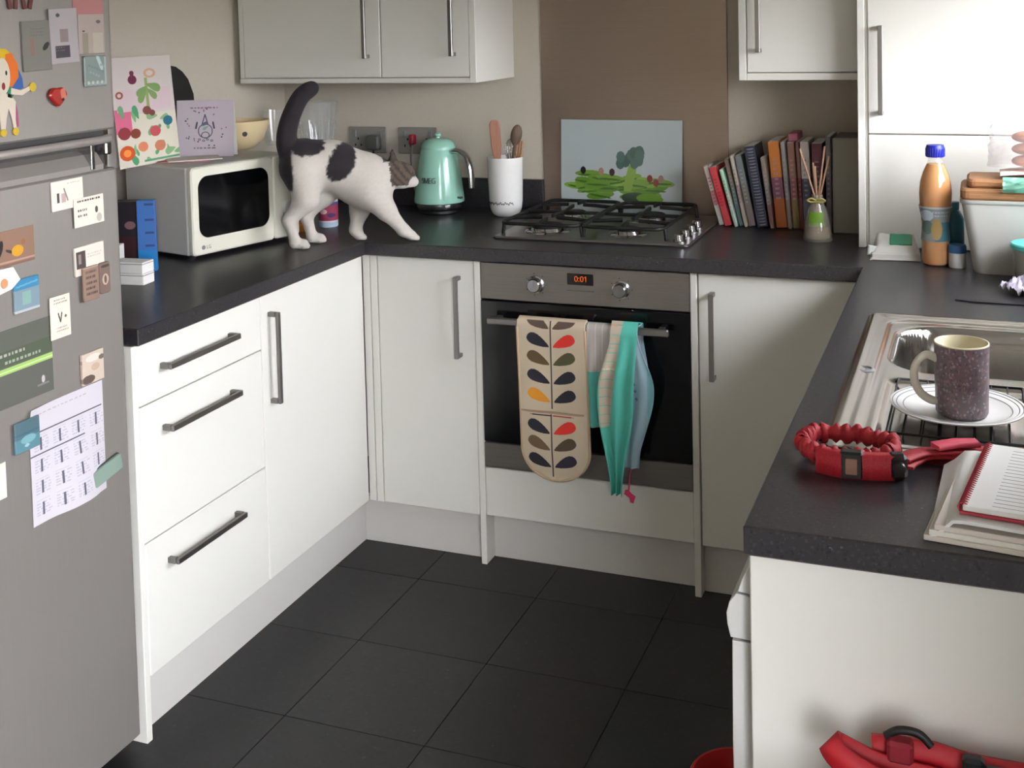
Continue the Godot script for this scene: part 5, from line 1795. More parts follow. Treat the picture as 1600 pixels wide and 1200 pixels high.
func leash():
	var t := thing("dog_leash", "red webbing dog leash with ruched loop and dark buckle by the sink", "leash", Vector3(1.56, WT, 1.35))
	var webbing := tiled(mat(Color.WHITE, 0.7), speckle(Color(0.60, 0.05, 0.10), [[Color(0.72, 0.10, 0.16), 1500, 3], [Color(0.42, 0.03, 0.07), 1500, 3]], 128, 14), 14.0)
	var o := offset_of(t)
	# ruched loop: gathered webbing in soft puckers round an oval
	var st := mb()
	var nz := FastNoiseLite.new()
	nz.seed = 9
	nz.frequency = 1.0
	var lp := []
	var sc := []
	for k in 132:
		var a := TAU * k / 132.0
		var g := nz.get_noise_2d(cos(a) * 2.0, sin(a) * 2.0)
		lp.append(Vector3(-0.058 + cos(a) * (0.064 + 0.010 * g), 0.0235 + 0.002 * nz.get_noise_2d(cos(a) * 3.0 + 5.0, sin(a) * 3.0), -0.004 + sin(a) * (0.048 + 0.008 * g)))
		sc.append(0.86 + 0.20 * sin(a * 26.0 + 2.0 * g) + 0.16 * g)
	sweep(st, lp, ringsec(0.0105, 10, 0.0145), UP, sc, true, true)
	ob("ruched_loop", st, webbing, t)
	st = mb()
	tube(st, smooth_path([Vector3(-0.10, 0.010, 0.0), Vector3(-0.07, 0.012, 0.014), Vector3(-0.04, 0.011, 0.0), Vector3(-0.065, 0.012, -0.012)]), 0.003, 6)
	ob("inner_cord", st, mat(Color(0.72, 0.55, 0.52), 0.6), t)
	# padded grip from the loop towards the right, standing on edge
	st = mb()
	sweep(st, smooth_path([Vector3(-0.090, 0.018, 0.046), Vector3(-0.06, 0.018, 0.056), Vector3(-0.03, 0.018, 0.055), Vector3(0.010, 0.018, 0.046)]), rectsec(0.016, 0.034), UP)
	ob("padded_grip", st, webbing, t)
	st = mb()
	bx(st, Vector3(-0.044, 0.019, 0.0555), Vector3(0.030, 0.038, 0.020), 0.003, Basis(UP, 0.06))
	ob("keeper", st, M.black, t)
	st = mb()
	bx(st, Vector3(-0.044, 0.019, 0.0665), Vector3(0.016, 0.022, 0.003), 0.001, Basis(UP, 0.06))
	ob("keeper_badge", st, mat(Color(0.50, 0.36, 0.28), 0.5), t)
	st = mb()
	bx(st, Vector3(0.014, 0.019, 0.044), Vector3(0.026, 0.036, 0.022), 0.006, Basis(UP, 0.35))
	lathe(st, [Vector2(0.008, 0), Vector2(0.009, 0.003), Vector2(0.008, 0.008), Vector2(0, 0.009)], 20, Transform3D(Basis(Vector3(1, 0, 0), Vector3(0, 0, 1), Vector3(0, -1, 0)), Vector3(0.018, 0.020, 0.052)))
	ob("buckle", st, mat(Color(0.09, 0.06, 0.06), 0.35), t)
	st = mb()
	sweep(st, smooth_path([Vector3(0.020, 0.016, 0.038), Vector3(0.028, 0.013, 0.004), Vector3(0.056, 0.012, -0.034), Vector3(0.15, 0.012, -0.050), Vector3(0.26, 0.010, -0.062)]), rectsec(0.030, 0.004), UP)
	sweep(st, smooth_path([Vector3(0.018, 0.022, 0.024), Vector3(0.044, 0.020, -0.016), Vector3(0.10, 0.019, -0.044), Vector3(0.16, 0.019, -0.058), Vector3(0.26, 0.016, -0.070)]), rectsec(0.026, 0.004), UP)
	ob("strap", st, webbing, t)
	st = mb()
	sweep(st, [Vector3(0.060, 0.028, -0.022), Vector3(0.088, 0.029, -0.042), Vector3(0.116, 0.028, -0.054)], rectsec(0.022, 0.006), UP)
	ob("strap_tab", st, mat(Color(0.78, 0.26, 0.34), 0.6), t)

# ---------------------------------------------------------------- hanging cloths
func cloths():
	# double oven glove hung over the door handle
	var p := Pic.new(160, 400, Color(0.80, 0.73, 0.63))
	var navy := Color(0.14, 0.14, 0.17)
	var pairs := [
		[0.035, Color(0.33, 0.27, 0.22), Color(0.33, 0.26, 0.22)],
		[0.150, navy, Color(0.85, 0.20, 0.16)],
		[0.262, Color(0.36, 0.29, 0.18), Color(0.32, 0.31, 0.19)],
		[0.380, navy, navy],
		[0.497, Color(0.86, 0.57, 0.16), navy],
		[0.690, navy, Color(0.83, 0.20, 0.16)],
		[0.795, Color(0.43, 0.34, 0.24), Color(0.33, 0.27, 0.20)],
		[0.905, navy, Color(0.16, 0.14, 0.20)]]
	p.rect(0.492, 0.0, 0.02, 0.55, Color(0.26, 0.22, 0.20))
	p.rect(0.492, 0.58, 0.02, 0.40, Color(0.26, 0.22, 0.20))
	for q in pairs:
		# plain rounded leaves in facing pairs
		for s in [-1, 1]:
			var c: Color = q[1] if s < 0 else q[2]
			p.leaf(0.5 + s * 0.03, q[0] + 0.012, 0.36, 0.36, c, -0.50 if s > 0 else PI + 0.50)
	p.rect(0.02, 0.566, 0.96, 0.010, Color(0.66, 0.56, 0.46))
	p.ell(0.36, 0.585, 0.18, 0.010, navy)
	p.ell(0.66, 0.585, 0.17, 0.010, Color(0.60, 0.22, 0.18))
	var t := thing("oven_glove", "cream double oven glove printed with pairs of coloured leaves, over the oven handle", "glove", Vector3(0.598, 0.713, 0.043))
	var o := offset_of(t)
	var zb := 0.0
	var x0 := -0.0965
	var wd := 0.193
	var path := func(v: float, yb: float, back: float, zo: float) -> Vector3:
		# v 0: bottom in front; over the bar; v 1: bottom behind
		var lf := 0.014 - (yb - 0.0)
		var L: float = absf(yb) + 0.03 + back
		var s := v * L
		if s < absf(yb): return Vector3(0, yb + s, 0.013 + zo)
		s -= absf(yb)
		if s < 0.03:
			var a := s / 0.03 * PI
			return Vector3(0, (0.013 + zo) * sin(a), (0.013 + zo) * cos(a))
		return Vector3(0, -(s - 0.03), -0.013 - zo)
	var st := mb()
	uvr = Rect2(x0, -0.42, wd, 0.434)
	sheet(st, 22, 60, func(u: float, v: float) -> Vector3:
		var q: Vector3 = path.call(v, -0.42, 0.16, 0.007)
		var k := 1.0
		if q.z > 0.0 and q.y < -0.335: k = sqrt(maxf(0.02, 1.0 - pow((-0.335 - q.y) / 0.0855, 2.0)))
		var x := (u - 0.5) * wd * k
		return Vector3(x + 0.008 * clampf(-q.y / 0.42, 0, 1), q.y, q.z + 0.002 * sin(u * 9.0) * clampf(-q.y * 8.0, 0, 1)), 0.006)
	var gm := mat(Color.WHITE, 0.85, 0.0, p.tex())
	var body := ob("quilted_body", st, gm, t)
	# pocket: a second layer over the lower part
	st = mb()
	uvr = Rect2(x0, -0.42, wd, 0.434)
	sheet(st, 22, 22, func(u: float, v: float) -> Vector3:
		var y := lerpf(-0.417, -0.232, v)
		var k := 1.0
		if y < -0.335: k = sqrt(maxf(0.02, 1.0 - pow((-0.335 - y) / 0.0835, 2.0)))
		return Vector3((u - 0.5) * (wd - 0.004) * k + 0.008 * clampf(-y / 0.42, 0, 1), y, 0.0210 + 0.008 * sin(PI * u) * smoothstep(0.0, 0.5, v) + 0.002 * sin(u * 9.0)), 0.003)
	ob("pocket", st, gm, t)
	st = mb()
	var rim := []
	for k in 33:
		var a := PI * k / 32.0
		rim.append(Vector3(-cos(a) * wd / 2 + 0.0075, -0.335 - sin(a) * 0.0855, 0.019))
	rim.push_front(Vector3(-wd / 2 + 0.004, -0.15, 0.018))
	rim.push_front(Vector3(-wd / 2, -0.005, 0.018))
	rim.append(Vector3(wd / 2 + 0.004, -0.15, 0.018))
	rim.append(Vector3(wd / 2, -0.005, 0.018))
	tube(st, rim, 0.004, 6)
	ob("binding", st, mat(Color(0.74, 0.64, 0.52), 0.85), t)
	# pale striped tea towel
	p = Pic.new(128, 256, Color(0.70, 0.67, 0.63))
	p.rect(0, 0.46, 1, 0.54, Color(0.33, 0.66, 0.61))
	p.rect(0.35, 0.46, 0.08, 0.5, Color(0.66, 0.70, 0.66))
	for k in 6: p.rect(0.06 + 0.16 * k, 0, 0.025, 0.45, Color(0.77, 0.75, 0.72))
	t = thing("tea_towel", "pale striped tea towel with teal lower half, next to the oven glove", "towel", Vector3(0.728, 0.713, 0.043))
	st = mb()
	uvr = Rect2(-0.034, -0.262, 0.125, 0.276)
	sheet(st, 40, 44, func(u: float, v: float) -> Vector3:
		var q: Vector3 = path.call(v, -0.262, 0.20, 0.003)
		var hang := clampf(-q.y / 0.26, 0, 1)
		var f := sin(u * TAU * 2.6 + 0.4) * (0.003 + 0.003 * hang)
		return Vector3(lerpf(-0.030, 0.090, u) * lerpf(1.0, 0.72, hang if q.z > 0.0 else 0.0), q.y, q.z + (f + 0.005 if q.z > 0.0 else 0.0) * minf(1.0, -q.y * 12.0 if q.y < 0.0 else 0.0)), 0.002)
	ob("cloth", st, mat(Color.WHITE, 0.9, 0.0, p.tex()), t)
	# long teal towel gathered at the handle
	p = Pic.new(128, 320, Color(0.34, 0.72, 0.65))
	for k in 62: p.rect(0.0, 0.01 * k, 0.56 - 0.0055 * k, 0.012, Color(0.74, 0.69, 0.60))
	for k in 10: p.ell(0.04 + 0.037 * k, 0.05 + 0.04 * ((k * 3) % 9), 0.05, 0.014, [Color(0.82, 0.60, 0.50), Color(0.60, 0.70, 0.62), Color(0.86, 0.80, 0.68)][k % 3])
	t = thing("tea_towel", "long teal and patterned tea towel gathered at the right of the oven handle", "towel", Vector3(0.800, 0.713, 0.043))
	st = mb()
	uvr = Rect2(-0.062, -0.43, 0.115, 0.470)
	sheet(st, 44, 60, func(u: float, v: float) -> Vector3:
		var q: Vector3 = path.call(v, -0.43, 0.22, 0.015)
		var hang := clampf(-q.y / 0.43, 0, 1)
		var front_ := 1.0 if q.z > 0.0 else 0.0
		var w := lerpf(0.072, 0.098, smoothstep(0.0, 0.35, hang))
		w = lerpf(w, 0.030, smoothstep(0.42, 1.0, hang)) if front_ > 0.0 else 0.08
		var cx := lerpf(0.004, -0.018, smoothstep(0.0, 0.4, hang))
		var f := sin(u * TAU * 2.2 + 1.0) * 0.007 * (0.4 + hang)
		return Vector3(cx + (u - 0.5) * w, q.y, q.z + front_ * (f + 0.012) * minf(1.0, -q.y * 10.0 if q.y < 0.0 else 0.0)), 0.0022)
	ob("cloth", st, mat(Color.WHITE, 0.9, 0.0, p.tex()), t)
	# pale blue fold of the same hanging, its own cloth
	p = Pic.new(64, 128, Color(0.60, 0.70, 0.74))
	p.rect(0.0, 0.0, 0.45, 0.4, Color(0.72, 0.74, 0.80))
	for k in 5: p.ell(0.2 + 0.05 * k, 0.30 + 0.05 * k, 0.05, 0.02, Color(0.42, 0.42, 0.55))
	p.rect(0.75, 0.2, 0.25, 0.8, Color(0.48, 0.68, 0.70))
	t = thing("dishcloth", "pale blue-grey dishcloth hanging beyond the long teal towel", "towel", Vector3(0.832, 0.713, 0.043))
	st = mb()
	uvr = Rect2(-0.03, -0.36, 0.082, 0.374)
	sheet(st, 36, 48, func(u: float, v: float) -> Vector3:
		var q: Vector3 = path.call(v, -0.36, 0.18, 0.0075)
		var hang := clampf(-q.y / 0.36, 0, 1)
		var front_ := 1.0 if q.z > 0.0 else 0.0
		var w := lerpf(0.022, 0.075, smoothstep(0.0, 0.42, hang))
		w = lerpf(w, 0.040, smoothstep(0.45, 1.0, hang))
		var cx := lerpf(-0.004, 0.012, smoothstep(0.0, 0.4, hang)) - 0.028 * smoothstep(0.4, 1.0, hang)
		var f := sin(u * TAU * 1.6 + 2.0) * 0.0035 * (0.3 + hang)
		return Vector3(cx + (u - 0.5) * (w if front_ > 0.0 else 0.03), q.y, q.z + front_ * (f + 0.004) * minf(1.0, -q.y * 10.0 if q.y < 0.0 else 0.0)), 0.002)
	ob("cloth", st, mat(Color.WHITE, 0.9, 0.0, p.tex()), t)
	st = mb()
	prism(st, PackedVector2Array([Vector2(-0.012, 0.012), Vector2(-0.004, 0.014), Vector2(0.004, 0.006), Vector2(0.016, -0.002), Vector2(0.010, -0.020), Vector2(0.002, -0.018), Vector2(0.0, -0.006), Vector2(-0.014, 0.002)]), -0.003, 0.003, Transform3D(), 0.001)
	var pk := ob("pink_tag", st, mat(Color(0.85, 0.20, 0.42), 0.6), t)
	pk.position = Vector3(-0.020, -0.432, 0.028)
	st = mb()
	tube(st, [Vector3(-0.022, -0.425, 0.028), Vector3(-0.020, -0.38, 0.022), Vector3(-0.012, -0.34, 0.018)], 0.0022, 6)
	ob("hanging_cord", st, mat(Color(0.75, 0.25, 0.42), 0.6), t)

# ---------------------------------------------------------------- fridge magnets
const FX := 0.0205
# a card on the fridge front: z and y of its centre, size, roll; its print faces +x
func on_fridge(called: String, label: String, category: String, zc: float, yc: float, w: float, h: float, roll: float, m: Material, t := 0.0015, lift := 0.0, r := 0.0) -> MeshInstance3D:
	var st := mb()
	uvr = Rect2(-w / 2, -h / 2, w, h)
	if r > 0.0: prism(st, rrect(w, h, r), 0, t, Transform3D(), minf(0.0015, t * 0.3))
	else: bx(st, Vector3(0, 0, t / 2), Vector3(w, h, t), minf(0.0006, t * 0.25))
	var o := ob(called, st, m)
	o.transform = Transform3D(Basis(UP, PI / 2) * Basis(Vector3.BACK, roll), Vector3(FX + lift, yc, zc))
	tag(o, label, category, "magnets and papers on the fridge")
	return o

func fridge_items():
	cloths()
	var cream := Color(0.90, 0.86, 0.80)
	var ink := Color(0.22, 0.20, 0.20)
	var P := func(p: Pic, rough := 0.6) -> Material: return mat(Color.WHITE, rough, 0.0, p.tex())
	# upper door
	var p := Pic.new(64, 80, Color(0.47, 0.455, 0.42))
	p.rect(0.28, 0.35, 0.14, 0.35, Color(0.52, 0.40, 0.37))
	p.words(0.3, 0.15, 0.5, 0.2, 3, Color(0.42, 0.41, 0.38), 2)
	p.ell(0.80, 0.52, 0.14, 0.07, Color(0.12, 0.11, 0.10), -0.7)
	on_fridge("photo_card", "grey-green card with a small dark squiggle, left on the freezer door", "card", 1.282, 1.515, 0.074, 0.094, 0.02, P.call(p), 0.004)
	p = Pic.new(64, 96, Color(0.66, 0.63, 0.63))
	p.rect(0.35, 0.38, 0.3, 0.24, Color(0.54, 0.48, 0.47))
	p.ell(0.30, 0.12, 0.07, 0.05, Color(0.28, 0.27, 0.27))
	p.rect(0.16, 0.68, 0.52, 0.22, Color(0.24, 0.21, 0.25))
	p.words(0.2, 0.70, 0.3, 0.12, 2, Color(0.42, 0.40, 0.42), 7)
	on_fridge("receipt", "white card with a dark block at its foot, centre of the freezer door", "card", 1.211, 1.532, 0.076, 0.106, 0.03, P.call(p), 0.0018, 0.0041)
	on_fridge("paper_note", "plain pink paper at the top right of the freezer door", "note", 1.135, 1.605, 0.088, 0.068, 0.0, mat(Color(0.68, 0.47, 0.46), 0.8), 0.001)
	p = Pic.new(64, 80, Color(0.66, 0.60, 0.57))
	p.rect(0.55, 0.45, 0.4, 0.5, Color(0.70, 0.66, 0.60))
	p.rect(0.15, 0.45, 0.22, 0.5, Color(0.56, 0.53, 0.47))
	p.ell(0.78, 0.18, 0.09, 0.05, Color(0.40, 0.37, 0.36))
	p.ell(0.2, 0.40, 0.05, 0.03, Color(0.3, 0.3, 0.3))
	p.rect(0, 0.96, 1, 0.04, Color(0.5, 0.48, 0.44))
	on_fridge("paper_note", "pale pinkish-white note under the pink paper on the freezer door", "note", 1.131, 1.532, 0.075, 0.082, 0.0, P.call(p), 0.001, 0.0022)
	p = Pic.new(64, 64, Color(0.49, 0.54, 0.52))
	p.line(0.60, 0.05, 0.78, 0.42, 0.12, Color(0.70, 0.76, 0.76))
	for k in 9: p.ell(0.15 + 0.1 * k, 0.86 + 0.04 * (k % 2), 0.06, 0.06, [Color(0.72, 0.74, 0.72), Color(0.58, 0.60, 0.58)][k % 2])
	for k in 12: p.ell(0.2 + 0.06 * k, 0.3 + 0.045 * ((k * 5) % 9), 0.05, 0.04, [Color(0.43, 0.49, 0.48), Color(0.55, 0.60, 0.59)][k % 2])
	p.rect(0.9, 0.05, 0.1, 0.9, Color(0.62, 0.67, 0.67))
	on_fridge("picture_magnet", "silvery blue-green picture magnet below the pale note on the freezer door", "magnet", 1.126, 1.459, 0.064, 0.062, 0.0, P.call(p, 0.3), 0.006, 0.0, 0.003)
	# reddish letters at the very top
	var lt := thing("letter_magnets", "dark red scribbled magnet cut by the top edge, on the freezer door", "magnet", Vector3(FX, 1.590, 1.318), PI / 2)
	var st := mb()
	for q in [[-0.03, 0.2], [-0.012, -0.1], [0.006, 0.15], [0.026, -0.25]]:
		bx(st, Vector3(q[0], 0.012, 0.003), Vector3(0.008, 0.036, 0.005), 0.001, Basis(Vector3.BACK, q[1]))
	bx(st, Vector3(0, 0.026, 0.0025), Vector3(0.07, 0.012, 0.004), 0.001)
	ob("letters", st, mat(Color(0.38, 0.16, 0.13), 0.5), lt)
	tag(lt, "", "", "magnets and papers on the fridge")
	# red heart-shaped magnet
	st = mb()
	var hp := PackedVector2Array()
	for k in 44:
		var a := TAU * k / 44
		var q := Vector2(cos(a), sin(a))
		var dip := 0.16 * exp(-pow((a - PI / 2) / 0.35, 2.0))
		hp.append(Vector2(q.x * (0.0235 if q.y > 0.0 else 0.0235 * (1.0 + 0.45 * q.y)), q.y * (0.017 - 0.017 * dip if q.y > 0.0 else 0.021)))
	var ht := thing("heart_magnet", "glossy red heart-shaped magnet below the picture cards on the freezer door", "magnet", Vector3(FX, 1.418, 1.236), PI / 2)
	tag(ht, "", "", "magnets and papers on the fridge")
	prism(st, hp, 0, 0.010, Transform3D(), 0.0028)
	ob("heart", st, mat(Color(0.62, 0.12, 0.10), 0.25), ht)
	st = mb()
	prism(st, rrect(0.014, 0.022, 0.006), 0.0092, 0.0112, Transform3D(Basis(Vector3.BACK, 0.2), Vector3(0.010, 0.002, 0)), 0.0008)
	ob("pale_patch", st, mat(Color(0.78, 0.42, 0.34), 0.3), ht)
	st = mb()
	lathe(st, [Vector2(0.003, 0), Vector2(0.003, 0.001), Vector2(0, 0.0015)], 10, Transform3D(Basis(Vector3(1, 0, 0), Vector3(0, 0, 1), Vector3(0, -1, 0)), Vector3(0.008, -0.008, 0.0108)))
	ob("dark_spot", st, M.black, ht)
	doll()
	# lower door
	p = Pic.new(80, 64, cream)
	p.rect(0.17, 0.42, 0.08, 0.34, Color(0.25, 0.22, 0.22))
	p.rect(0.30, 0.45, 0.14, 0.32, Color(0.72, 0.62, 0.58))
	p.line(0.40, 0.3, 0.5, 0.7, 0.04, Color(0.55, 0.48, 0.46))
	p.words(0.5, 0.12, 0.4, 0.08, 1, Color(0.70, 0.66, 0.62), 11)
	on_fridge("postcard", "white card with a small standing-figure drawing, highest on the fridge door", "card", 1.218, 1.224, 0.087, 0.057, 0.01, P.call(p), 0.003)
	p = Pic.new(96, 64, Color(0.90, 0.85, 0.79))
	p.words(0.12, 0.08, 0.85, 0.13, 1, ink, 21)
	p.words(0.12, 0.40, 0.38, 0.36, 2, Color(0.4, 0.37, 0.36), 22)
	p.ell(0.74, 0.50, 0.05, 0.08, Color(0.3, 0.27, 0.27))
	p.ell(0.83, 0.80, 0.09, 0.1, Color(0.72, 0.68, 0.64))
	on_fridge("postcard", "white card with dark lettering overlapping the standing-figure card's corner", "card", 1.162, 1.183, 0.085, 0.057, 0.01, P.call(p), 0.0022, 0.0031)
	p = Pic.new(96, 64, Color(0.88, 0.84, 0.79))
	p.rect(0.05, 0.16, 0.32, 0.60, Color(0.28, 0.24, 0.23))
	p.rect(0.12, 0.26, 0.10, 0.35, Color(0.55, 0.50, 0.47))
	p.words(0.42, 0.3, 0.5, 0.2, 2, Color(0.76, 0.72, 0.68), 31)
	on_fridge("photo_magnet", "white magnet with a small dark picture, above the brown lettered magnets", "magnet", 1.166, 1.087, 0.084, 0.057, 0.015, P.call(p), 0.005)
	p = Pic.new(64, 96, Color(0.55, 0.45, 0.39))
	p.words(0.15, 0.12, 0.75, 0.8, 5, Color(0.25, 0.18, 0.16), 41)
	p.rect(0, 0, 1, 0.05, Color(0.68, 0.58, 0.51))
	on_fridge("lettered_magnet", "brown plaque magnet covered with dark lettering, on the fridge door", "magnet", 1.171, 1.039, 0.045, 0.068, 0.0, P.call(p), 0.006, 0.0052, 0.002)
	p = Pic.new(48, 96, Color(0.46, 0.38, 0.34))
	p.ell(0.5, 0.55, 0.30, 0.36, Color(0.74, 0.66, 0.58), 0.0)
	p.ell(0.5, 0.55, 0.12, 0.26, Color(0.36, 0.28, 0.25))
	p.ell(0.5, 0.12, 0.4, 0.10, Color(0.25, 0.20, 0.19))
	on_fridge("oval_magnet", "narrow brown magnet with a pale oval, right of the lettered plaque", "magnet", 1.132, 1.042, 0.031, 0.063, 0.0, P.call(p), 0.007, 0.0052, 0.006)
	p = Pic.new(128, 96, Color(0.56, 0.43, 0.36))
	p.rect(0, 0.86, 1, 0.06, Color(0.72, 0.58, 0.52))
	p.rect(0, 0.94, 1, 0.06, Color(0.50, 0.36, 0.31))
	p.ell(0.22, 0.50, 0.07, 0.2, Color(0.12, 0.11, 0.12), 0.3)
	p.ell(0.45, 0.60, 0.10, 0.03, Color(0.24, 0.2, 0.2), 0.5)
	p.ell(0.62, 0.62, 0.13, 0.12, Color(0.82, 0.60, 0.16))
	p.ell(0.75, 0.40, 0.05, 0.06, Color(0.58, 0.38, 0.24))
	on_fridge("photograph", "brown photograph with a yellow blob and dark shape, at the fridge door's left", "photograph", 1.366, 1.147, 0.112, 0.066, 0.0, P.call(p, 0.35), 0.0012)
	st = mb()
	prism(st, PackedVector2Array([Vector2(-0.05, 0.022), Vector2(0.010, 0.020), Vector2(0.026, -0.006), Vector2(0.004, -0.020), Vector2(-0.05, -0.028)]), 0, 0.003, Transform3D(), 0.0006)
	var gt := ob("tag", st, mat(Color(0.92, 0.89, 0.85), 0.6))
	gt.transform = Transform3D(Basis(UP, PI / 2), Vector3(FX + 0.0065, 1.093, 1.383))
	tag(gt, "white pointed paper tag above the blue magnet, left on the fridge door", "tag", "magnets and papers on the fridge")
	st = mb()
	lathe(st, [Vector2(0.009, 0), Vector2(0.0085, 0.0008), Vector2(0, 0.001)], 20, Transform3D(Basis(Vector3(1, 0, 0), Vector3(0, 0, 1), Vector3(0, -1, 0)), Vector3(-0.014, -0.006, 0.003)))
	ob("orange_spot", st, mat(Color(0.80, 0.56, 0.40), 0.6), gt)
	p = Pic.new(64, 64, Color(0.50, 0.58, 0.62))
	p.rect(0, 0, 1, 0.32, Color(0.25, 0.52, 0.66))
	p.rect(0.3, 0.4, 0.35, 0.4, Color(0.53, 0.66, 0.62))
	p.rect(0, 0.92, 1, 0.08, Color(0.74, 0.74, 0.74))
	p.line(0.1, 0.22, 0.9, 0.16, 0.06, Color(0.42, 0.64, 0.76))
	on_fridge("blue_magnet", "square blue picture magnet just above the dark green flyer", "magnet", 1.338, 1.054, 0.063, 0.063, 0.0, P.call(p, 0.3), 0.006, 0.0, 0.002)
	p = Pic.new(64, 96, Color(0.92, 0.87, 0.79))
	p.words(0.18, 0.08, 0.7, 0.14, 2, Color(0.50, 0.45, 0.40), 51)
	p.line(0.40, 0.42, 0.50, 0.62, 0.05, ink)
	p.line(0.58, 0.42, 0.50, 0.62, 0.05, ink)
	p.ell(0.75, 0.52, 0.06, 0.05, Color(0.4, 0.36, 0.34))
	p.words(0.28, 0.74, 0.6, 0.16, 2, Color(0.55, 0.50, 0.44), 52)
	on_fridge("paper_note", "cream note with a small figure drawing, overlapping the dark green flyer", "note", 1.2535, 0.9915, 0.054, 0.082, 0.0, P.call(p), 0.0012, 0.003)
	p = Pic.new(160, 160, Color(0.36, 0.36, 0.33))
	p.rect(0, 0.0, 1, 0.5, Color(0.35, 0.36, 0.32))
	p.rect(0, 0.27, 1, 0.20, Color(0.30, 0.34, 0.26))
	p.rect(0, 0.49, 1, 0.085, Color(0.62, 0.76, 0.40))
	p.rect(0, 0.525, 1, 0.02, Color(0.76, 0.83, 0.60))
	p.words(0.05, 0.30, 0.55, 0.08, 1, Color(0.70, 0.66, 0.65), 61)
	p.words(0.20, 0.40, 0.72, 0.08, 1, Color(0.62, 0.65, 0.58), 62)
	p.ell(0.82, 0.80, 0.03, 0.05, Color(0.78, 0.76, 0.75))
	p.rect(0.72, 0.86, 0.20, 0.03, Color(0.52, 0.50, 0.50))
	on_fridge("flyer", "dark grey-green flyer with a lime stripe and pale lettering", "flyer", 1.351, 0.9275, 0.150, 0.143, 0.0, P.call(p), 0.0012)
	p = Pic.new(64, 64, Color(0.80, 0.73, 0.66))
	p.ell(0.5, 0.2, 0.35, 0.12, Color(0.86, 0.82, 0.77))
	p.ell(0.25, 0.85, 0.3, 0.14, Color(0.36, 0.30, 0.27))
	p.ell(0.9, 0.25, 0.14, 0.08, Color(0.45, 0.38, 0.34))
	p.ell(0.6, 0.5, 0.2, 0.12, Color(0.74, 0.64, 0.55))
	on_fridge("picture_magnet", "square cream and brown picture magnet just above the calendar sheet", "magnet", 1.171, 0.870, 0.062, 0.062, 0.0, P.call(p), 0.006)
	# calendar sheet
	p = Pic.new(160, 192, Color(0.80, 0.78, 0.80))
	p.words(0.10, 0.06, 0.80, 0.03, 1, Color(0.70, 0.66, 0.66), 71)
	p.rect(0.12, 0.215, 0.86, 0.014, Color(0.30, 0.29, 0.33))
	p.rect(0.0, 0.405, 0.72, 0.014, Color(0.30, 0.29, 0.33))
	for i in 4:
		for j in 4:
			if i == 3 and j == 3: continue
			var x := 0.05 + 0.25 * i
			var y := 0.25 + 0.185 * j
			p.rect(x, y - 0.005, 0.17, 0.008, Color(0.72, 0.70, 0.74))
			p.words(x, y + 0.02, 0.2, 0.12, 5, Color(0.70, 0.68, 0.73), 80 + i * 4 + j)
			p.rect(x + 0.08, y + 0.02, 0.028, 0.11, Color(0.36, 0.35, 0.40))
	var cal := thing("calendar_sheet", "white printed calendar sheet with a dark-ruled grid on the lower fridge door", "calendar", Vector3(FX, 0.724, 1.244), PI / 2)
	tag(cal, "", "", "magnets and papers on the fridge")
	st = mb()
	uvr = Rect2(-0.101, -0.1115, 0.202, 0.223)
	sheet(st, 10, 12, func(u: float, v: float) -> Vector3:
		var lift := 0.012 * smoothstep(0.75, 0.0, v) * smoothstep(0.2, 0.55, u) * smoothstep(1.0, 0.7, u) + 0.006 * smoothstep(0.85, 1.0, v) * smoothstep(0.35, 0.0, u)
		return Vector3((u - 0.5) * 0.202, (v - 0.5) * 0.223, 0.0018 + lift), 0.0006)
	ob("sheet", st, P.call(p, 0.8), cal)
	p = Pic.new(64, 64, Color(0.33, 0.43, 0.46))
	p.rect(0, 0.55, 1, 0.45, Color(0.36, 0.52, 0.56))
	p.ell(0.5, 0.62, 0.3, 0.14, Color(0.48, 0.66, 0.68))
	p.rect(0, 0.38, 1, 0.07, Color(0.25, 0.40, 0.46))
	p.ell(0.45, 0.8, 0.1, 0.05, Color(0.65, 0.75, 0.76))
	on_fridge("teal_magnet", "dark teal picture magnet holding the calendar's top left corner", "magnet", 1.356, 0.794, 0.062, 0.058, 0.0, P.call(p, 0.3), 0.006, 0.003, 0.002)
	var cm := on_fridge("clip_magnet", "pale green rectangular magnet, tilted, holding the calendar's right edge", "magnet", 1.146, 0.650, 0.083, 0.033, 0.17, mat(Color(0.52, 0.60, 0.55), 0.5), 0.009, 0.0035, 0.005)
	st = mb()
	prism(st, rrect(0.086, 0.037, 0.006), -0.001, 0.0035, Transform3D(), 0.001)
	ob("dark_backing", st, mat(Color(0.24, 0.25, 0.24), 0.6), cm)
	on_fridge("paper_note", "small white card cut by the frame at the far left, beside the calendar", "note", 1.445, 0.728, 0.078, 0.066, 0.0, mat(Color(0.88, 0.85, 0.80), 0.7), 0.0015)

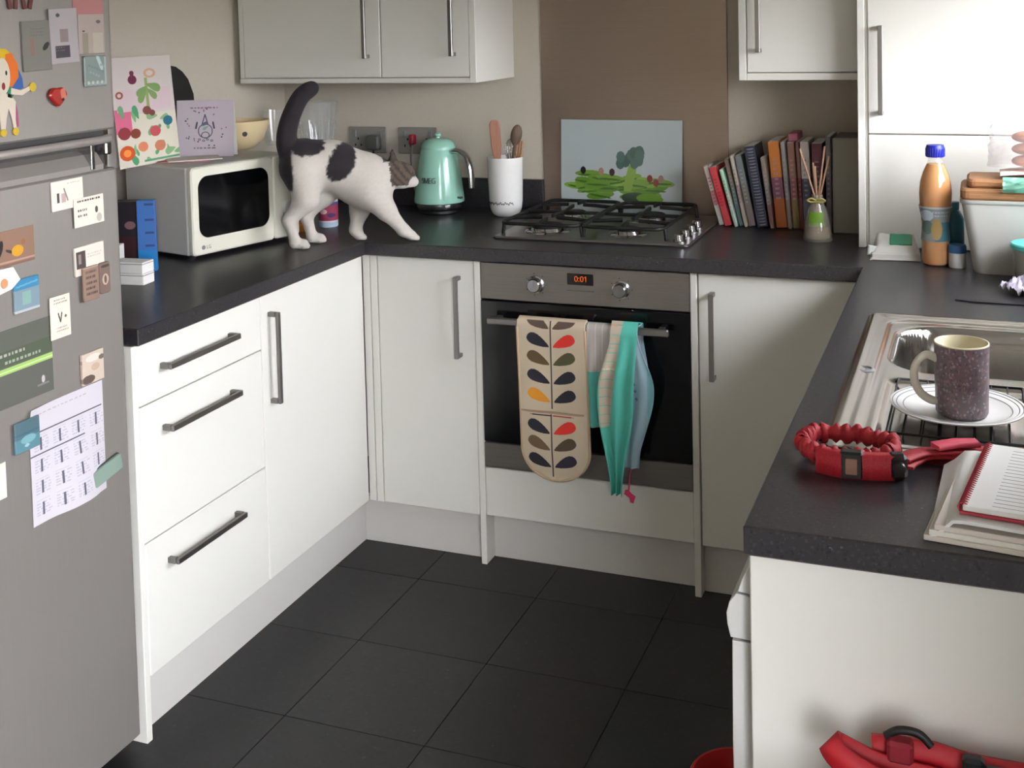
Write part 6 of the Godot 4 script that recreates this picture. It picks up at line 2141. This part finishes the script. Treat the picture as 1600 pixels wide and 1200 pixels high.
func doll():
	# child-made paper doll with rainbow hair
	var t := thing("paper_doll", "white paper doll with rainbow hair and yellow hands and shoes, on the freezer door", "doll", Vector3(FX, 1.43, 1.365), PI / 2)
	tag(t, "", "", "magnets and papers on the fridge")
	var skin := mat(Color(0.82, 0.77, 0.70), 0.8)
	var st := mb()
	var E := func(cx: float, cy: float, rx: float, ry: float, n := 24, a0 := 0.0, a1 := TAU) -> PackedVector2Array:
		var a := PackedVector2Array()
		for k in n: a.append(Vector2(cx + cos(lerpf(a0, a1, float(k) / n)) * rx, cy + sin(lerpf(a0, a1, float(k) / n)) * ry))
		return a
	# hair bands from yellow through orange to blue and green
	var bands := [[Color(0.82, 0.66, 0.12), 0.048], [Color(0.84, 0.46, 0.14), 0.041], [Color(0.85, 0.62, 0.42), 0.033]]
	prism(st, PackedVector2Array([Vector2(-0.05, 0.084), Vector2(0.006, 0.082), Vector2(0.026, 0.066), Vector2(0.028, 0.05), Vector2(-0.05, 0.05)]), 0, 0.0020, Transform3D(), 0.0004)
	ob("hair_yellow", st, mat(Color(0.80, 0.66, 0.12), 0.8), t)
	st = mb()
	prism(st, PackedVector2Array([Vector2(0.004, 0.072), Vector2(0.020, 0.074), Vector2(0.034, 0.050), Vector2(0.034, 0.028), Vector2(0.014, 0.008), Vector2(0.004, 0.02)]), 0, 0.0024, Transform3D(), 0.0004)
	ob("hair_orange", st, mat(Color(0.84, 0.42, 0.13), 0.8), t)
	st = mb()
	prism(st, PackedVector2Array([Vector2(0.034, 0.046), Vector2(0.044, 0.026), Vector2(0.046, 0.008), Vector2(0.014, 0.0), Vector2(0.016, 0.012)]), 0, 0.0018, Transform3D(), 0.0004)
	ob("hair_blue", st, mat(Color(0.22, 0.36, 0.60), 0.8), t)
	st = mb()
	prism(st, PackedVector2Array([Vector2(0.006, 0.012), Vector2(0.018, 0.012), Vector2(0.024, 0.0), Vector2(0.014, -0.010), Vector2(0.004, -0.006)]), 0, 0.0026, Transform3D(), 0.0004)
	ob("hair_green", st, mat(Color(0.22, 0.48, 0.36), 0.8), t)
	st = mb()
	prism(st, E.call(-0.006, 0.032, 0.019, 0.034), 0.0, 0.0030, Transform3D(), 0.0005)
	var head := ob("head", st, skin, t)
	st = mb()
	prism(st, E.call(0.003, 0.038, 0.0022, 0.0045, 12), 0.003, 0.0036, Transform3D(), 0.0)
	ob("eye", st, M.black, head)
	st = mb()
	prism(st, E.call(-0.005, 0.014, 0.004, 0.007, 12), 0.003, 0.0036, Transform3D(), 0.0)
	ob("mouth", st, mat(Color(0.52, 0.14, 0.14), 0.8), head)
	st = mb()
	prism(st, PackedVector2Array([Vector2(-0.016, 0.0), Vector2(0.012, 0.0), Vector2(0.024, -0.016), Vector2(0.022, -0.05), Vector2(0.024, -0.066), Vector2(0.018, -0.069), Vector2(0.011, -0.040), Vector2(0.006, -0.028), Vector2(0.0, -0.045), Vector2(-0.004, -0.07), Vector2(-0.014, -0.07), Vector2(-0.016, -0.03)]), 0.0, 0.0026, Transform3D(), 0.0005)
	ob("body", st, skin, t)
	st = mb()
	prism(st, PackedVector2Array([Vector2(0.024, -0.016), Vector2(0.029, -0.034), Vector2(0.030, -0.062), Vector2(0.024, -0.064), Vector2(0.022, -0.05)]), 0.0, 0.0016, Transform3D(), 0.0003)
	ob("pink_edging", st, mat(Color(0.62, 0.30, 0.42), 0.8), t)
	st = mb()
	prism(st, PackedVector2Array([Vector2(0.012, -0.002), Vector2(0.040, -0.006), Vector2(0.060, 0.002), Vector2(0.064, 0.010), Vector2(0.058, 0.010), Vector2(0.038, 0.004), Vector2(0.014, 0.010)]), 0.0, 0.0030, Transform3D(), 0.0005)
	ob("arm", st, skin, t)
	var yel := mat(Color(0.78, 0.66, 0.20), 0.8)
	st = mb()
	prism(st, E.call(0.068, 0.008, 0.009, 0.009, 14), 0.0, 0.0034, Transform3D(), 0.0005)
	ob("hand", st, yel, t)
	for x in [-0.009, 0.021]:
		st = mb()
		prism(st, E.call(x, -0.071, 0.0075, 0.0075, 14), 0.0, 0.0034, Transform3D(), 0.0005)
		ob("shoe", st, yel, t)

# ---------------------------------------------------------------- floor
func floor_items():
	var t := thing("dog_bowl", "red round bowl on the dark floor by the bulging appliance", "bowl", Vector3(1.232, 0, 0.80))
	var st := mb()
	lathe(st, [Vector2(0, 0.002), Vector2(0.085, 0.0), Vector2(0.105, 0.0), Vector2(0.108, 0.004), Vector2(0.094, 0.052), Vector2(0.091, 0.056), Vector2(0.086, 0.056), Vector2(0.080, 0.040), Vector2(0.070, 0.014), Vector2(0, 0.010)], 48)
	ob("bowl_body", st, mat(Color(0.62, 0.06, 0.06), 0.35), t)
	st = mb()
	lathe(st, [Vector2(0.109, 0.0), Vector2(0.110, 0.003), Vector2(0.108, 0.006), Vector2(0.1065, 0.006)], 48)
	ob("rubber_ring", st, M.black, t)
	# dark seat in front of the end panel, the harness lying on it
	t = thing("footstool", "black padded stool against the large end panel, mostly below the frame", "stool", Vector3(1.80, 0, 1.85))
	st = mb()
	prism(st, rrect(0.56, 0.44, 0.05, 6), 0.54, 0.635, Transform3D(Basis(Vector3(1, 0, 0), Vector3(0, 0, -1), Vector3(0, 1, 0)), Vector3(-0.01, 0, -0.02)), 0.02)
	ob("seat_pad", st, mat(Color(0.045, 0.043, 0.045), 0.85), t)
	for q in [[-0.23, -0.19], [0.21, -0.19], [-0.23, 0.15], [0.21, 0.15]]:
		st = mb()
		bx(st, Vector3(q[0], 0.27, q[1]), Vector3(0.04, 0.54, 0.04), 0.003)
		ob("leg", st, M.black, t)
	t = thing("dog_harness", "red webbing dog harness with black buckles lying against the end panel", "harness", Vector3(1.62, 0.646, 1.67))
	var webbing := mat(Color(0.66, 0.05, 0.11), 0.6)
	st = mb()
	sweep(st, smooth_path([Vector3(0.02, 0.010, -0.02), Vector3(-0.05, 0.016, -0.018), Vector3(-0.095, 0.034, -0.012), Vector3(-0.105, 0.044, 0.0), Vector3(-0.088, 0.030, 0.010), Vector3(-0.03, 0.012, 0.016), Vector3(0.06, 0.006, 0.02)]), rectsec(0.005, 0.030), UP)
	ob("loop_strap", st, webbing, t)
	st = mb()
	sweep(st, smooth_path([Vector3(-0.06, 0.026, -0.030), Vector3(0.0, 0.028, -0.034), Vector3(0.06, 0.020, -0.036), Vector3(0.20, 0.020, -0.040), Vector3(0.34, 0.020, -0.040)]), rectsec(0.010, 0.036), UP)
	ob("back_strap", st, webbing, t)
	st = mb()
	bx(st, Vector3(-0.028, 0.036, -0.024), Vector3(0.030, 0.026, 0.022), 0.004)
	ob("padded_block", st, mat(Color(0.50, 0.06, 0.12), 0.7), t)
	st = mb()
	tube(st, smooth_path([Vector3(-0.045, 0.046, -0.030), Vector3(-0.03, 0.056, -0.030), Vector3(-0.008, 0.056, -0.030), Vector3(0.006, 0.044, -0.030)]), 0.005, 8)
	ob("carry_handle", st, M.black, t)
	st = mb()
	bx(st, Vector3(0.052, 0.034, -0.020), Vector3(0.024, 0.026, 0.018), 0.004)
	bx(st, Vector3(0.078, 0.028, -0.018), Vector3(0.032, 0.022, 0.016), 0.004)
	ob("buckle", st, mat(Color(0.08, 0.09, 0.11), 0.4), t)
